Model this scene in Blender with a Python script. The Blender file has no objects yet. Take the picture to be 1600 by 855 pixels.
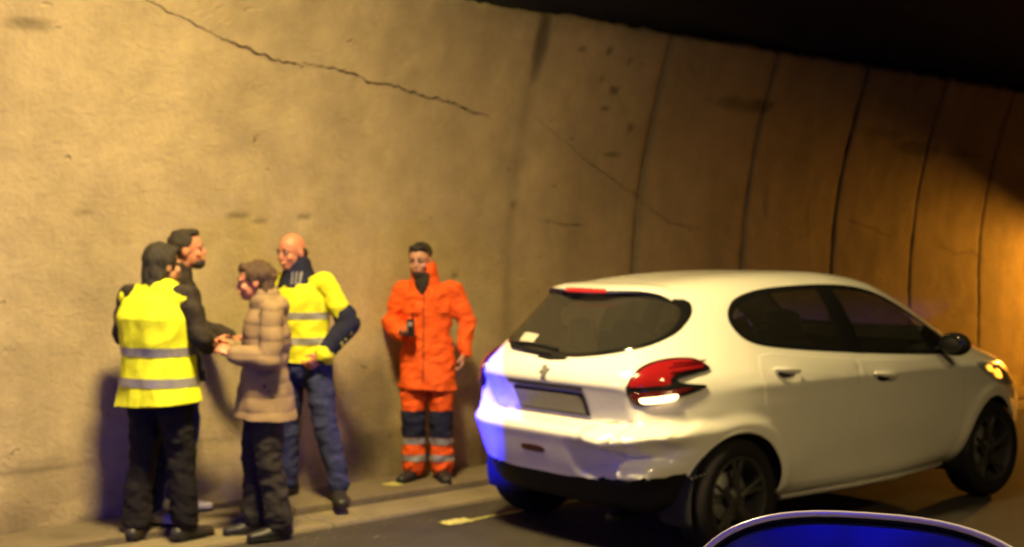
import bpy, bmesh, math, random
import numpy as np
from mathutils import Vector, Matrix, noise as mnoise

random.seed(7)
scene = bpy.context.scene
COL = scene.collection
R = math.radians

# ------------------------------------------------------------------ camera
cam_d = bpy.data.cameras.new('camera')
cam = bpy.data.objects.new('camera', cam_d); COL.objects.link(cam)
cam_d.sensor_width = 36.0; cam_d.lens = 45.0
cam_d.clip_start = 0.02; cam_d.clip_end = 400
cam_d.dof.use_dof = True; cam_d.dof.focus_distance = 1.0; cam_d.dof.aperture_fstop = 13.5   # the lens has caught the near mirror, the rest is a little soft
CAM_H, PITCH = 1.602, -0.0212
cam.location = (0, 0, CAM_H); cam.rotation_euler = (math.pi/2 + PITCH, 0, 0)
scene.camera = cam

# ------------------------------------------------------------------ world : night outside the tunnel mouth
world = bpy.data.worlds.new('World'); scene.world = world; world.use_nodes = True
wn = world.node_tree; wn.nodes.clear()
w_out = wn.nodes.new('ShaderNodeOutputWorld'); w_bg = wn.nodes.new('ShaderNodeBackground')
w_sky = wn.nodes.new('ShaderNodeTexSky'); w_sky.sky_type = 'NISHITA'; w_sky.sun_disc = False
w_sky.sun_elevation = R(-6); w_sky.sun_rotation = R(140)
w_bg.inputs['Strength'].default_value = 0.12
wn.links.new(w_sky.outputs[0], w_bg.inputs[0]); wn.links.new(w_bg.outputs[0], w_out.inputs[0])
scene.view_settings.view_transform = 'Standard'; scene.view_settings.look = 'None'
scene.view_settings.gamma = 1.0; scene.view_settings.exposure = 0.0
scene.view_settings.use_curve_mapping = False
scene.cycles.max_bounces = 5; scene.cycles.transparent_max_bounces = 10
scene.cycles.sample_clamp_indirect = 4.0
scene.cycles.use_denoising = True

# ------------------------------------------------------------------ tunnel frame : x = along the wall (away to the right), y = into the wall, z up
TH = 0.7157; WD = 7.06
DV = np.array([math.cos(TH), math.sin(TH)]); NV = np.array([math.sin(TH), -math.cos(TH)])
def T(s, n, z=0.0):
    p = DV*s + NV*(n - WD); return (float(p[0]), float(p[1]), z)
ORG = T(0, 0)
SODIUM = (1.0, 0.735, 0.285)

# lamps of the place: (along, out from wall, height, power W)
LAMPS = [(2.8, 2.6, 4.6, 730.0), (-5.0, 2.6, 4.6, 200.0), (3.6, 8.4, 4.75, 330.0)]
BEACON_W = 110.0; BEAM_W = 24000.0; ADDED_BEACON_W = 36.0; GLOW_W = 1150.0  # the last two drive added lamps

# ------------------------------------------------------------------ materials
def mat(name, col=(.5,.5,.5), rough=.6, metal=0., **kw):
    m = bpy.data.materials.new(name); m.use_nodes = True
    b = m.node_tree.nodes['Principled BSDF']
    b.inputs['Base Color'].default_value = (*col, 1); b.inputs['Roughness'].default_value = rough
    b.inputs['Metallic'].default_value = metal
    for k, v in kw.items(): b.inputs[k].default_value = v
    return m
def noisy(m, scale=30., amount=.25, bump=.0, bscale=None, detail=3., dist=.01, rough_amt=0.):
    """colour variation + fine relief in object space"""
    nt = m.node_tree; b = nt.nodes['Principled BSDF']; c = tuple(b.inputs['Base Color'].default_value)
    tc = nt.nodes.new('ShaderNodeTexCoord')
    n = nt.nodes.new('ShaderNodeTexNoise'); n.inputs['Scale'].default_value = scale; n.inputs['Detail'].default_value = detail
    n.inputs['Roughness'].default_value = .65
    nt.links.new(tc.outputs['Object'], n.inputs['Vector'])
    r = nt.nodes.new('ShaderNodeMapRange'); r.inputs['From Min'].default_value = .25; r.inputs['From Max'].default_value = .75
    r.inputs['To Min'].default_value = 1-amount; r.inputs['To Max'].default_value = 1+amount
    nt.links.new(n.outputs['Fac'], r.inputs['Value'])
    v = nt.nodes.new('ShaderNodeVectorMath'); v.operation = 'SCALE'; v.inputs[0].default_value = c[:3]
    nt.links.new(r.outputs['Result'], v.inputs['Scale']); nt.links.new(v.outputs['Vector'], b.inputs['Base Color'])
    if bump:
        n2 = nt.nodes.new('ShaderNodeTexNoise'); n2.inputs['Scale'].default_value = bscale or scale*2; n2.inputs['Detail'].default_value = 3
        n2.inputs['Roughness'].default_value = .7
        nt.links.new(tc.outputs['Object'], n2.inputs['Vector'])
        bp = nt.nodes.new('ShaderNodeBump'); bp.inputs['Strength'].default_value = bump; bp.inputs['Distance'].default_value = dist
        nt.links.new(n2.outputs['Fac'], bp.inputs['Height']); nt.links.new(bp.outputs['Normal'], b.inputs['Normal'])
    if rough_amt:
        r2 = nt.nodes.new('ShaderNodeMapRange'); rr = b.inputs['Roughness'].default_value
        r2.inputs['To Min'].default_value = max(.03, rr-rough_amt); r2.inputs['To Max'].default_value = min(1, rr+rough_amt)
        nt.links.new(n.outputs['Fac'], r2.inputs['Value']); nt.links.new(r2.outputs['Result'], b.inputs['Roughness'])
    return m
def emit(name, col, strength, base=(.1,.1,.1)):
    m = mat(name, base, .3); b = m.node_tree.nodes['Principled BSDF']
    b.inputs['Emission Color'].default_value = (*col, 1); b.inputs['Emission Strength'].default_value = strength
    return m
def glass(name, tint=(.3,.3,.3), dust=.0, refl=.05):
    """thin pane: tinted, mirror-like at grazing angles from both sides, with a film of dust"""
    m = bpy.data.materials.new(name); m.use_nodes = True; nt = m.node_tree; nt.nodes.clear()
    o = nt.nodes.new('ShaderNodeOutputMaterial'); mx = nt.nodes.new('ShaderNodeMixShader'); lw = nt.nodes.new('ShaderNodeLayerWeight')
    t = nt.nodes.new('ShaderNodeBsdfTransparent'); g = nt.nodes.new('ShaderNodeBsdfGlossy'); d = nt.nodes.new('ShaderNodeBsdfDiffuse'); m2 = nt.nodes.new('ShaderNodeMixShader')
    lw.inputs['Blend'].default_value = .5; t.inputs[0].default_value = (*tint, 1); g.inputs['Roughness'].default_value = .04
    pw = nt.nodes.new('ShaderNodeMath'); pw.operation = 'POWER'; pw.inputs[1].default_value = 4.5
    ad = nt.nodes.new('ShaderNodeMath'); ad.operation = 'MULTIPLY_ADD'; ad.inputs[1].default_value = .85; ad.inputs[2].default_value = refl
    nt.links.new(lw.outputs['Facing'], pw.inputs[0]); nt.links.new(pw.outputs[0], ad.inputs[0]); nt.links.new(ad.outputs[0], mx.inputs[0])
    d.inputs[0].default_value = (.45, .42, .36, 1); m2.inputs[0].default_value = dust
    nt.links.new(t.outputs[0], m2.inputs[1]); nt.links.new(d.outputs[0], m2.inputs[2])
    nt.links.new(m2.outputs[0], mx.inputs[1]); nt.links.new(g.outputs[0], mx.inputs[2]); nt.links.new(mx.outputs[0], o.inputs[0]); return m

# weathered concrete: stain attribute (value) times noise, fine bump
def concrete(name, col, attr=True, amount=.22, bump=.5):
    m = mat(name, col, .88); nt = m.node_tree; b = nt.nodes['Principled BSDF']
    b.inputs['Specular IOR Level'].default_value = .25
    tc = nt.nodes.new('ShaderNodeTexCoord')
    def nz(scale, detail=8, rough=.65, stretch=None):
        n = nt.nodes.new('ShaderNodeTexNoise'); n.inputs['Scale'].default_value = scale; n.inputs['Detail'].default_value = detail
        n.inputs['Roughness'].default_value = rough
        if stretch:
            mp = nt.nodes.new('ShaderNodeMapping'); mp.inputs['Scale'].default_value = stretch
            nt.links.new(tc.outputs['Object'], mp.inputs['Vector']); nt.links.new(mp.outputs['Vector'], n.inputs['Vector'])
        else: nt.links.new(tc.outputs['Object'], n.inputs['Vector'])
        return n
    def rng(src, a, b_, lo, hi):
        r = nt.nodes.new('ShaderNodeMapRange'); r.inputs['From Min'].default_value = a; r.inputs['From Max'].default_value = b_
        r.inputs['To Min'].default_value = lo; r.inputs['To Max'].default_value = hi; nt.links.new(src, r.inputs['Value']); return r.outputs['Result']
    def mul(a, b_):
        k = nt.nodes.new('ShaderNodeMath'); k.operation = 'MULTIPLY'; nt.links.new(a, k.inputs[0]); nt.links.new(b_, k.inputs[1]); return k.outputs[0]
    mid = rng(nz(3.5, 7, .72).outputs['Fac'], .3, .7, 1-amount, 1+amount*.8)
    streak = rng(nz(2.2, 4, .6, (1.0, 1.0, .12)).outputs['Fac'], .35, .7, 1.05, 1-amount*.8)
    f = mul(mid, streak)
    # pits and chips
    pit = nt.nodes.new('ShaderNodeTexVoronoi'); pit.inputs['Scale'].default_value = 9.0; pit.inputs['Randomness'].default_value = 1
    mp = nt.nodes.new('ShaderNodeMapping'); mp.inputs['Scale'].default_value = (.55, 1, 1.3)
    nt.links.new(tc.outputs['Object'], mp.inputs['Vector'])
    wob = nt.nodes.new('ShaderNodeMixRGB'); wob.inputs[0].default_value = .12
    nt.links.new(mp.outputs['Vector'], wob.inputs[1]); nt.links.new(nz(14., 2).outputs['Color'], wob.inputs[2])
    nt.links.new(wob.outputs[0], pit.inputs['Vector'])
    gate = rng(nz(2.6, 1).outputs['Fac'], .52, .60, 0., 1.)
    pd = rng(pit.outputs['Distance'], .05, .13, 1., 0.)
    pits = mul(pd, gate)
    f = mul(f, rng(pits, 0, 1, 1., .62))
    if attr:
        at = nt.nodes.new('ShaderNodeAttribute'); at.attribute_name = 'stain_shade'
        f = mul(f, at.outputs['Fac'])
    v = nt.nodes.new('ShaderNodeVectorMath'); v.operation = 'SCALE'; v.inputs[0].default_value = col
    nt.links.new(f, v.inputs['Scale']); nt.links.new(v.outputs['Vector'], b.inputs['Base Color'])
    if bump:
        hh = nt.nodes.new('ShaderNodeMath'); hh.operation = 'SUBTRACT'
        nt.links.new(nz(34., 5, .74).outputs['Fac'], hh.inputs[0]); nt.links.new(pits, hh.inputs[1])
        bp = nt.nodes.new('ShaderNodeBump'); bp.inputs['Strength'].default_value = bump; bp.inputs['Distance'].default_value = .018
        nt.links.new(hh.outputs[0], bp.inputs['Height']); nt.links.new(bp.outputs['Normal'], b.inputs['Normal'])
    return m

M = {}
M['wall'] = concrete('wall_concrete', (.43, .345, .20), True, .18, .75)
M['pave'] = concrete('pavement_concrete', (.15, .122, .085), False, .22, .5)
M['gutter'] = concrete('gutter_concrete', (.19, .16, .105), False, .22, .35)
M['asphalt'] = noisy(mat('asphalt', (.036, .031, .027), .85, 0., **{'Specular IOR Level': .25}), 5., .35, .6, 160., 8, .006, .1)
M['ceiling'] = noisy(mat('sooty_ceiling', (.012, .010, .012), .95), 2., .5, .4, 12.)
M['gap'] = mat('joint_dirt', (.06, .045, .03), .95)
M['crack'] = mat('crack_dirt', (.05, .03, .016), 1.)
M['yellow_paint'] = noisy(mat('worn_yellow_paint', (.42, .40, .12), .7), 25., .5)
M['paint'] = noisy(mat('white_car_paint', (.74, .735, .70), .22, 0., **{'Coat Weight': .7, 'Coat Roughness': .06}), 3., .04, 0, None, 4, .01, .05)
M['black_plastic'] = noisy(mat('black_plastic', (.007, .007, .008), .6, 0., **{'Specular IOR Level': .2}), 60., .2)
M['gloss_black'] = mat('gloss_black_trim', (.008, .008, .009), .12)
M['rubber'] = noisy(mat('tyre_rubber', (.012, .011, .012), .8, 0., **{'Specular IOR Level': .15}), 50., .2)
M['alloy'] = noisy(mat('dusty_alloy', (.05, .047, .047), .5, .5), 20., .25)
M['liner'] = mat('arch_liner', (.008, .008, .009), .9)
M['glass'] = glass('tinted_car_glass', (.52, .53, .50), .02)
M['rear_glass'] = glass('privacy_glass', (.26, .26, .235), .05, .07)
M['red_lens'] = mat('red_lens', (.24, .008, .010), .12, 0., **{'Coat Weight': 1.0})
M['red_dark'] = mat('dark_red_lens', (.07, .004, .005), .15, 0., **{'Coat Weight': 1.0})
M['red_lit'] = emit('lit_red_lens', (1., .05, .03), .5, (.4, .01, .01))
M['lamp_lit'] = emit('lit_rear_lamp', (1., .66, .30), 6.0)
M['amber_lit'] = emit('lit_amber_lamp', (1., .42, .03), 3.0)
M['chrome'] = mat('chrome', (.7, .7, .7), .15, 1.)
M['headlamp'] = mat('headlamp_lens', (.5, .5, .5), .08, .3, **{'Coat Weight': 1.0})
M['seat'] = noisy(mat('seat_fabric', (.022, .021, .023), .9), 40., .3)
M['plate'] = noisy(mat('shaded_plate', (.13, .12, .11), .5), 30., .15)  # shade over the white plate put into its grey
M['sticker'] = mat('pale_sticker', (.45, .42, .36), .6)
M['skin'] = noisy(mat('skin', (.46, .235, .15), .55, 0., **{'Subsurface Weight': .08}), 20., .1)
M['skin_red'] = noisy(mat('flushed_skin', (.50, .20, .12), .5, 0., **{'Subsurface Weight': .08}), 20., .1)
M['eye'] = mat('eye_white', (.28, .26, .24), .3)
M['iris'] = mat('dark_iris', (.02, .012, .008), .15)
M['lip'] = mat('lips', (.30, .10, .08), .5)
M['hair'] = noisy(mat('dark_hair', (.016, .011, .009), .55), 90., .5, .7, 160.)
M['brown_hair'] = noisy(mat('brown_hair', (.060, .030, .016), .55), 90., .5, .7, 160.)
M['hivis'] = noisy(mat('hivis_yellow_fabric', (.72, .78, .03), .7, 0., **{'Specular IOR Level': .12}), 8., .08, .3, 60.)
M['hivis2'] = noisy(mat('hivis_yellow_jacket', (.66, .66, .03), .7, 0., **{'Specular IOR Level': .12}), 8., .1, .3, 60.)
M['orange'] = noisy(mat('hivis_orange_fabric', (.70, .098, .016), .75, 0., **{'Specular IOR Level': .12}), 7., .14, .35, 50.)
M['band'] = noisy(mat('grey_reflective_tape', (.20, .19, .21), .5), 40., .12)
M['black_cloth'] = noisy(mat('black_cloth', (.012, .011, .014), .9, 0., **{'Specular IOR Level': .12}), 30., .3)
M['dark_jacket'] = noisy(mat('dark_jacket_cloth', (.030, .024, .022), .8, 0., **{'Specular IOR Level': .12}), 20., .3)
M['navy'] = noisy(mat('navy_cloth', (.016, .018, .045), .85, 0., **{'Specular IOR Level': .12}), 25., .25)
M['jeans'] = noisy(mat('blue_jeans', (.030, .035, .10), .85, 0., **{'Specular IOR Level': .12}), 25., .3)
M['grey_trousers'] = noisy(mat('grey_trousers', (.030, .027, .026), .85, 0., **{'Specular IOR Level': .12}), 25., .3)
M['beige'] = noisy(mat('beige_puffer', (.23, .163, .10), .75, 0., **{'Specular IOR Level': .12}), 12., .12)
M['grey_shoe'] = mat('pale_trainers', (.42, .40, .42), .6)
M['dark_shoe'] = mat('dark_shoes', (.015, .014, .018), .5)
M['glove'] = noisy(mat('orange_glove', (.70, .20, .08), .7), 30., .2)
M['van_paint'] = noisy(mat('cream_van_paint', (.72, .66, .55), .3, 0., **{'Coat Weight': .5}), 4., .05)
M['mirror_glass'] = noisy(mat('mirror_glass_blue_glow', (.06, .08, .70), .17, .9), 9., .35, 0, None, 3, .01, .10)  # blue reflected light put into the glass colour
M['metal'] = noisy(mat('grey_metal', (.25, .25, .25), .5, .7), 20., .2)
M['lamp_lens'] = emit('sodium_lens', SODIUM, 14.0)
M['blue_dome'] = glass('blue_beacon_dome', (.16, .22, 1.))
M['blue_bulb'] = emit('blue_beacon_bulb', (.04, .07, 1.), 60.0, (.02, .03, .4))

# ------------------------------------------------------------------ mesh helpers
def link(o, parent=None):
    COL.objects.link(o)
    if parent is not None: o.parent = parent
    return o
def make(name, verts, faces, m, parent=None, smooth=True, recalc=False, auto=None):
    me = bpy.data.meshes.new(name)
    me.from_pydata([tuple(map(float, v)) for v in verts], [], [tuple(int(i) for i in f) for f in faces])
    if recalc:
        bm = bmesh.new(); bm.from_mesh(me); bmesh.ops.recalc_face_normals(bm, faces=bm.faces); bm.to_mesh(me); bm.free()
    if smooth: me.polygons.foreach_set('use_smooth', [True]*len(me.polygons))
    if auto is not None and smooth: me.set_sharp_from_angle(angle=R(auto))
    me.update()
    if m: me.materials.append(m)
    return link(bpy.data.objects.new(name, me), parent)
def thing(name, label, cat, loc=(0,0,0), rz=0., group=None):
    o = bpy.data.objects.new(name, None); COL.objects.link(o); o.empty_display_size = .1
    o.location = loc; o.rotation_euler = (0, 0, rz); o['label'] = label; o['category'] = cat
    if group: o['group'] = group
    return o
def tag(o, label, cat, group=None):
    o['label'] = label; o['category'] = cat
    if group: o['group'] = group
    return o
def structure(o): o['kind'] = 'structure'; return o
def in_tunnel(o): o.location = ORG; o.rotation_euler = (0, 0, TH); return o

class MB:
    def __init__(s): s.v = []; s.f = []
    def add(s, V, F):
        b = len(s.v); s.v += [tuple(map(float, p)) for p in V]; s.f += [tuple(b+i for i in f) for f in F]; return s
    def box(s, a, b, bev=0.):
        (x0,y0,z0),(x1,y1,z1) = a, b
        if bev <= 0:
            return s.add([(x0,y0,z0),(x1,y0,z0),(x1,y1,z0),(x0,y1,z0),(x0,y0,z1),(x1,y0,z1),(x1,y1,z1),(x0,y1,z1)],
                         [(0,3,2,1),(4,5,6,7),(0,1,5,4),(1,2,6,5),(2,3,7,6),(3,0,4,7)])
        bm = bmesh.new(); bmesh.ops.create_cube(bm, size=1)
        for v in bm.verts: v.co = Vector(((x0+x1)/2+v.co.x*(x1-x0), (y0+y1)/2+v.co.y*(y1-y0), (z0+z1)/2+v.co.z*(z1-z0)))
        bmesh.ops.bevel(bm, geom=bm.edges[:], offset=bev, segments=2, affect='EDGES', profile=.5)
        bm.verts.index_update(); s.add([v.co[:] for v in bm.verts], [[v.index for v in f.verts] for f in bm.faces]); bm.free(); return s
    def etube(s, pts, rx, ry, seg=16, up=None, cap=True, power=2.0):
        """tube with elliptical rings: rx along the side axis, ry along the other; closed rounded ends"""
        P = [Vector(p) for p in pts]; n = len(P)
        rx = [rx]*n if np.isscalar(rx) else list(rx); ry = [ry]*n if np.isscalar(ry) else list(ry)
        rings = []; ref = Vector(up) if up is not None else None; X = None
        for i in range(n):
            d = (P[min(i+1,n-1)]-P[max(i-1,0)]).normalized()
            if ref is not None: X = (ref - d*ref.dot(d)).normalized()
            elif X is None:
                a = Vector((1,0,0)) if abs(d.x) < .8 else Vector((0,1,0)); X = (a - d*a.dot(d)).normalized()
            else: X = (X - d*X.dot(d)).normalized()
            Y = d.cross(X)
            def ring(c, kx, ky):
                out = []
                for k in range(seg):
                    a = 2*math.pi*k/seg; ca, sa = math.cos(a), math.sin(a); e = 2/power
                    out.append(c + X*(kx*math.copysign(abs(ca)**e, ca)) + Y*(ky*math.copysign(abs(sa)**e, sa)))
                return out
            if cap and i == 0:
                h = min(rx[0], ry[0])
                for a in (80, 50, 25): rings.append(ring(P[0]-d*h*math.sin(R(a)), rx[0]*math.cos(R(a)), ry[0]*math.cos(R(a))))
            rings.append(ring(P[i], rx[i], ry[i]))
            if cap and i == n-1:
                h = min(rx[-1], ry[-1])
                for a in (25, 50, 80): rings.append(ring(P[-1]+d*h*math.sin(R(a)), rx[-1]*math.cos(R(a)), ry[-1]*math.cos(R(a))))
        V = [p for r in rings for p in r]; F = []
        for i in range(len(rings)-1):
            for k in range(seg): F.append((i*seg+k, i*seg+(k+1)%seg, (i+1)*seg+(k+1)%seg, (i+1)*seg+k))
        F.append(tuple(reversed(range(seg)))); F.append(tuple((len(rings)-1)*seg+k for k in range(seg)))
        return s.add(V, F)
    def tube(s, pts, r, seg=12): return s.etube(pts, r, r, seg)
    def ell(s, c, r, seg=20, rings=12, rot=None):
        c = Vector(c); V = []; F = []
        for i in range(rings+1):
            t = math.pi*i/rings
            for k in range(seg):
                a = 2*math.pi*k/seg; p = Vector((r[0]*math.sin(t)*math.cos(a), r[1]*math.sin(t)*math.sin(a), r[2]*math.cos(t)))
                if rot is not None: p = rot @ p
                V.append(c+p)
        for i in range(rings):
            for k in range(seg): F.append((i*seg+k, (i+1)*seg+k, (i+1)*seg+(k+1)%seg, i*seg+(k+1)%seg))
        return s.add(V, F)
    def lathe(s, prof, seg=48, axis='y', c=(0,0,0)):
        V = []; F = []; n = len(prof)
        for k in range(seg):
            a = 2*math.pi*k/seg
            for r, h in prof:
                if axis == 'y': V.append((c[0]+r*math.cos(a), c[1]+h, c[2]+r*math.sin(a)))
                else: V.append((c[0]+r*math.cos(a), c[1]+r*math.sin(a), c[2]+h))
        for k in range(seg):
            for i in range(n-1): F.append((k*n+i, k*n+i+1, ((k+1)%seg)*n+i+1, ((k+1)%seg)*n+i))
        return s.add(V, F)
    def build(s, name, m, parent=None, smooth=True, recalc=True, auto=None): return make(name, s.v, s.f, m, parent, smooth, recalc, auto)

def blob(name, mb, m, parent, voxel=.01, it=4, disp=None, cut=None):
    """closed overlapping shapes grown into one continuous skin (voxel remesh + smoothing), then displaced along the normals"""
    tmp = make('tmp', mb.v, mb.f, None, None, True, True)
    r = tmp.modifiers.new('r', 'REMESH'); r.mode = 'VOXEL'; r.voxel_size = voxel; r.adaptivity = 0
    sm = tmp.modifiers.new('s', 'SMOOTH'); sm.factor = .5; sm.iterations = it
    dg = bpy.context.evaluated_depsgraph_get()
    me = bpy.data.meshes.new_from_object(tmp.evaluated_get(dg)); me.name = name
    old = tmp.data; bpy.data.objects.remove(tmp); bpy.data.meshes.remove(old)
    if disp:
        n = len(me.vertices); co = np.empty(n*3); me.vertices.foreach_get('co', co); co = co.reshape(-1,3)
        no = np.array([v.normal[:] for v in me.vertices])
        co = co + no*np.array([disp(Vector(c)) for c in co])[:,None]; me.vertices.foreach_set('co', co.ravel())
    if cut is not None:                                   # open hem: cut below, turn the edge in
        bm = bmesh.new(); bm.from_mesh(me)
        g = bmesh.ops.bisect_plane(bm, geom=bm.verts[:]+bm.edges[:]+bm.faces[:], plane_co=(0,0,cut), plane_no=(.05,.03,1), clear_inner=True)
        ed = [e for e in bm.edges if e.is_boundary]
        if ed:
            ex = bmesh.ops.extrude_edge_only(bm, edges=ed)['geom']
            vs = [v for v in ex if isinstance(v, bmesh.types.BMVert)]; c = sum((v.co for v in vs), Vector())/max(1, len(vs))
            for v in vs: d = (c-v.co); d.z = 0; v.co += d.normalized()*.018+Vector((0,0,.012))
        bm.to_mesh(me); bm.free()
    me.materials.clear(); me.materials.append(m)
    me.polygons.foreach_set('use_smooth', [True]*len(me.polygons)); me.update()
    return link(bpy.data.objects.new(name, me), parent)
def band(src, name, m, parent, planes, off=.004):
    """a strip of src's surface between planes ((point),(normal) keeps the side the normal points to), lifted off it"""
    bm = bmesh.new(); bm.from_mesh(src.data)
    for p, nrm in planes:
        bmesh.ops.bisect_plane(bm, geom=bm.verts[:]+bm.edges[:]+bm.faces[:], plane_co=p, plane_no=nrm, clear_inner=True)
    bm.normal_update()
    for v in bm.verts: v.co += v.normal*off
    me = bpy.data.meshes.new(name); bm.to_mesh(me); bm.free(); me.materials.clear(); me.materials.append(m)
    me.polygons.foreach_set('use_smooth', [True]*len(me.polygons))
    return link(bpy.data.objects.new(name, me), parent)

# numpy value noise
_rng = np.random.default_rng(11); _tab = _rng.random((256, 256))
def vnoise(x, y):
    xi, yi = np.floor(x).astype(int), np.floor(y).astype(int); fx, fy = x-xi, y-yi
    fx = fx*fx*(3-2*fx); fy = fy*fy*(3-2*fy)
    g = lambda a, b: _tab[a & 255, b & 255]
    return (g(xi,yi)*(1-fx)+g(xi+1,yi)*fx)*(1-fy)+(g(xi,yi+1)*(1-fx)+g(xi+1,yi+1)*fx)*fy
def fbm(x, y, o=5):
    s = 0; a = .5
    for k in range(o): s = s+a*vnoise(x*2**k+17*k, y*2**k+31*k); a *= .5
    return s

# ================================================================== THE SETTING
def lean(z): return .1*np.maximum(0, z-1.2)**2
WALL_TOP = 3.25
JOINTS = [6.085 + 1.335*i for i in range(0, 12)]
GAPW = {0: .002, 1: .002, 2: .004, 3: .012, 4: .0045, 5: .003}
def stain_shade_at(s, z):
    v = 1.0 + 0*s
    n1 = fbm(s*1.3, z*1.3); n2 = fbm(s*5, z*9)
    v *= 1 - .14*np.clip((n1-.5)*4, 0, 1)
    v *= 1 - .35*np.clip((.55-z)/.5, 0, 1)*np.clip((n2-.33)*4, .15, 1)            # splash dirt low down
    def spot(s0, z0, rs, rz, amt, rough=.6):
        d = ((s-s0)/rs)**2 + ((z-z0)/rz)**2 + rough*(fbm(s*4+9, z*4+3)-.5)*4
        return 1 - amt*np.clip(1.25-d, 0, 1)
    v *= spot(4.86, .55, .24, .32, .55, .35); v *= spot(5.02, .22, .4, .16, .40); v *= spot(4.6, .15, .3, .12, .3)    # damp patch low on the wall
    v *= spot(2.55, 2.78, .16, .025, .55, .3)
    v *= spot(8.45, 2.79, .4, .07, .45); v *= spot(8.75, 2.80, .16, .05, .35)
    v *= spot(11.35, 2.57, .45, .07, .5); v *= spot(12.0, 2.54, .4, .05, .4); v *= spot(10.6, 2.68, .5, .05, .25)
    v *= spot(2.6, .36, .35, .03, .35); v *= spot(3.7, .42, .4, .03, .22)
    v *= spot(6.12, 3.05, .07, .25, .6, .25)
    for s0, z0, rs, rz in [(6.79,2.845,.03,.02),(6.945,2.786,.05,.03),(6.89,2.64,.05,.025),(7.2,2.52,.05,.04),(6.52,3.046,.05,.018),(6.8,3.05,.03,.03),(7.04,3.0,.02,.03),
                           (3.9,1.79,.08,.012),(4.03,1.76,.06,.02),(6.45,1.78,.1,.014),(6.6,1.75,.12,.01),(4.35,1.8,.05,.012),(2.9,1.8,.1,.01),(7.05,2.3,.1,.015),(5.6,1.4,.03,.02),(6.1,1.9,.04,.02)]:
        v *= spot(s0, z0, rs, rz, .5, .5)
    v *= 1 - .25*np.clip((z-3.08)/.17, 0, 1)*np.clip((fbm(s*6, z*3)-.3)*4, 0, 1)       # mottled darkening along the top edge
    for i, j in enumerate(JOINTS[:8]):                                                # dirt run along the joints
        w = .03 + .05*fbm(s*0+i*7.3, z*2.2); v *= 1 - (.34 if i else .20)*np.exp(-((s-j)/w)**2); v *= 1 - ((.5 if i == 3 else .28) if i else 0)*np.clip(1.4-np.abs(s-j-.012*(fbm(z*6+i, z*0+i)-.45))/.022, 0, 1)*np.clip(fbm(z*2.5+i*5, z*0)*2.2, .3, 1)
    v *= 1 - .50*np.clip((s-6.0)/3.4, 0, 1)                                            # lamp fall-off to the right, painted into the tone
    return v
def panel(parent, name, a, b, step, gl, gr):
    ns = max(4, int((b-a)/step)); zs = np.linspace(.0, WALL_TOP, max(16, int(WALL_TOP/step)))
    ss = np.linspace(a, b, ns); S, Z = np.meshgrid(ss, zs)
    rel = (fbm(S*1.1, Z*1.1)-.5)*.03 + (fbm(S*6, Z*6)-.5)*.014
    jag = lambda k: np.maximum((fbm(Z*7+k*3.1, Z*0+k)-.45)*.035, -.004)
    wl = np.clip((a+.03-S)/.03, 0, 1); wr = np.clip((S-b+.03)/.03, 0, 1)
    S2 = S + wl*(gl + jag(a)*(gl > 0)) - wr*(gr + jag(b)*(gr > 0))
    top = np.clip((Z-WALL_TOP+.06)/.06, 0, 1); Z2 = Z + top*(fbm(S*9, S*0)-.5)*.05
    st = stain_shade_at(S, Z)
    Y = -lean(Z) + rel + .012*(1-np.clip(st+.15, 0, 1)) + .006*np.maximum(wl*(gl > 0), wr*(gr > 0))**3 + .03*top**3
    V = np.stack([S2, Y, Z2], -1); nz = len(zs)
    rim = []
    V = V.reshape(-1, 3).tolist(); F = []
    for j in range(nz-1):
        for i in range(ns-1): F.append((j*ns+i, j*ns+i+1, (j+1)*ns+i+1, (j+1)*ns+i))
    # turn the edges back into the wall so that each panel is a slab
    loop = [j*ns for j in range(nz)] + [(nz-1)*ns+i for i in range(1, ns)] + [j*ns+ns-1 for j in range(nz-2, -1, -1)]
    b0 = len(V)
    for k in loop: V.append([V[k][0], V[k][1]+.09, V[k][2]])
    for k in range(len(loop)-1): F.append((loop[k], loop[k+1], b0+k+1, b0+k))
    o = make(name, V, F, M['wall'], parent)
    at = o.data.attributes.new('stain_shade', 'FLOAT', 'POINT')
    at.data.foreach_set('value', np.concatenate([st.ravel(), np.full(len(loop), .12)]).astype(np.float32))  # slab sides darkened in colour to stop them catching light
    return o
wall = thing('tunnel_wall', 'tall stained concrete tunnel wall behind the people, cracked, with upright panel joints', 'wall', ORG, TH)
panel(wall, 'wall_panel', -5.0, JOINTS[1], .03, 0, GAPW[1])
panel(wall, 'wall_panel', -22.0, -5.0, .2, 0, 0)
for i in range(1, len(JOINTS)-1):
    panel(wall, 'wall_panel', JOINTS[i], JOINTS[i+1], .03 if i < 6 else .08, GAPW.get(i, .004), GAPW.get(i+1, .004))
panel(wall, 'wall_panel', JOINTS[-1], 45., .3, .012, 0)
# dirt-filled backing behind the joints
zs = np.linspace(0, WALL_TOP-.01, 20); V = []; F = []
for j, z in enumerate(zs): V += [(-22, -lean(z)+.045, z), (45, -lean(z)+.045, z)]
for j in range(19): F.append((2*j, 2*j+1, 2*j+3, 2*j+2))
make('joint_filler', V, F, M['gap'], wall)
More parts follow.
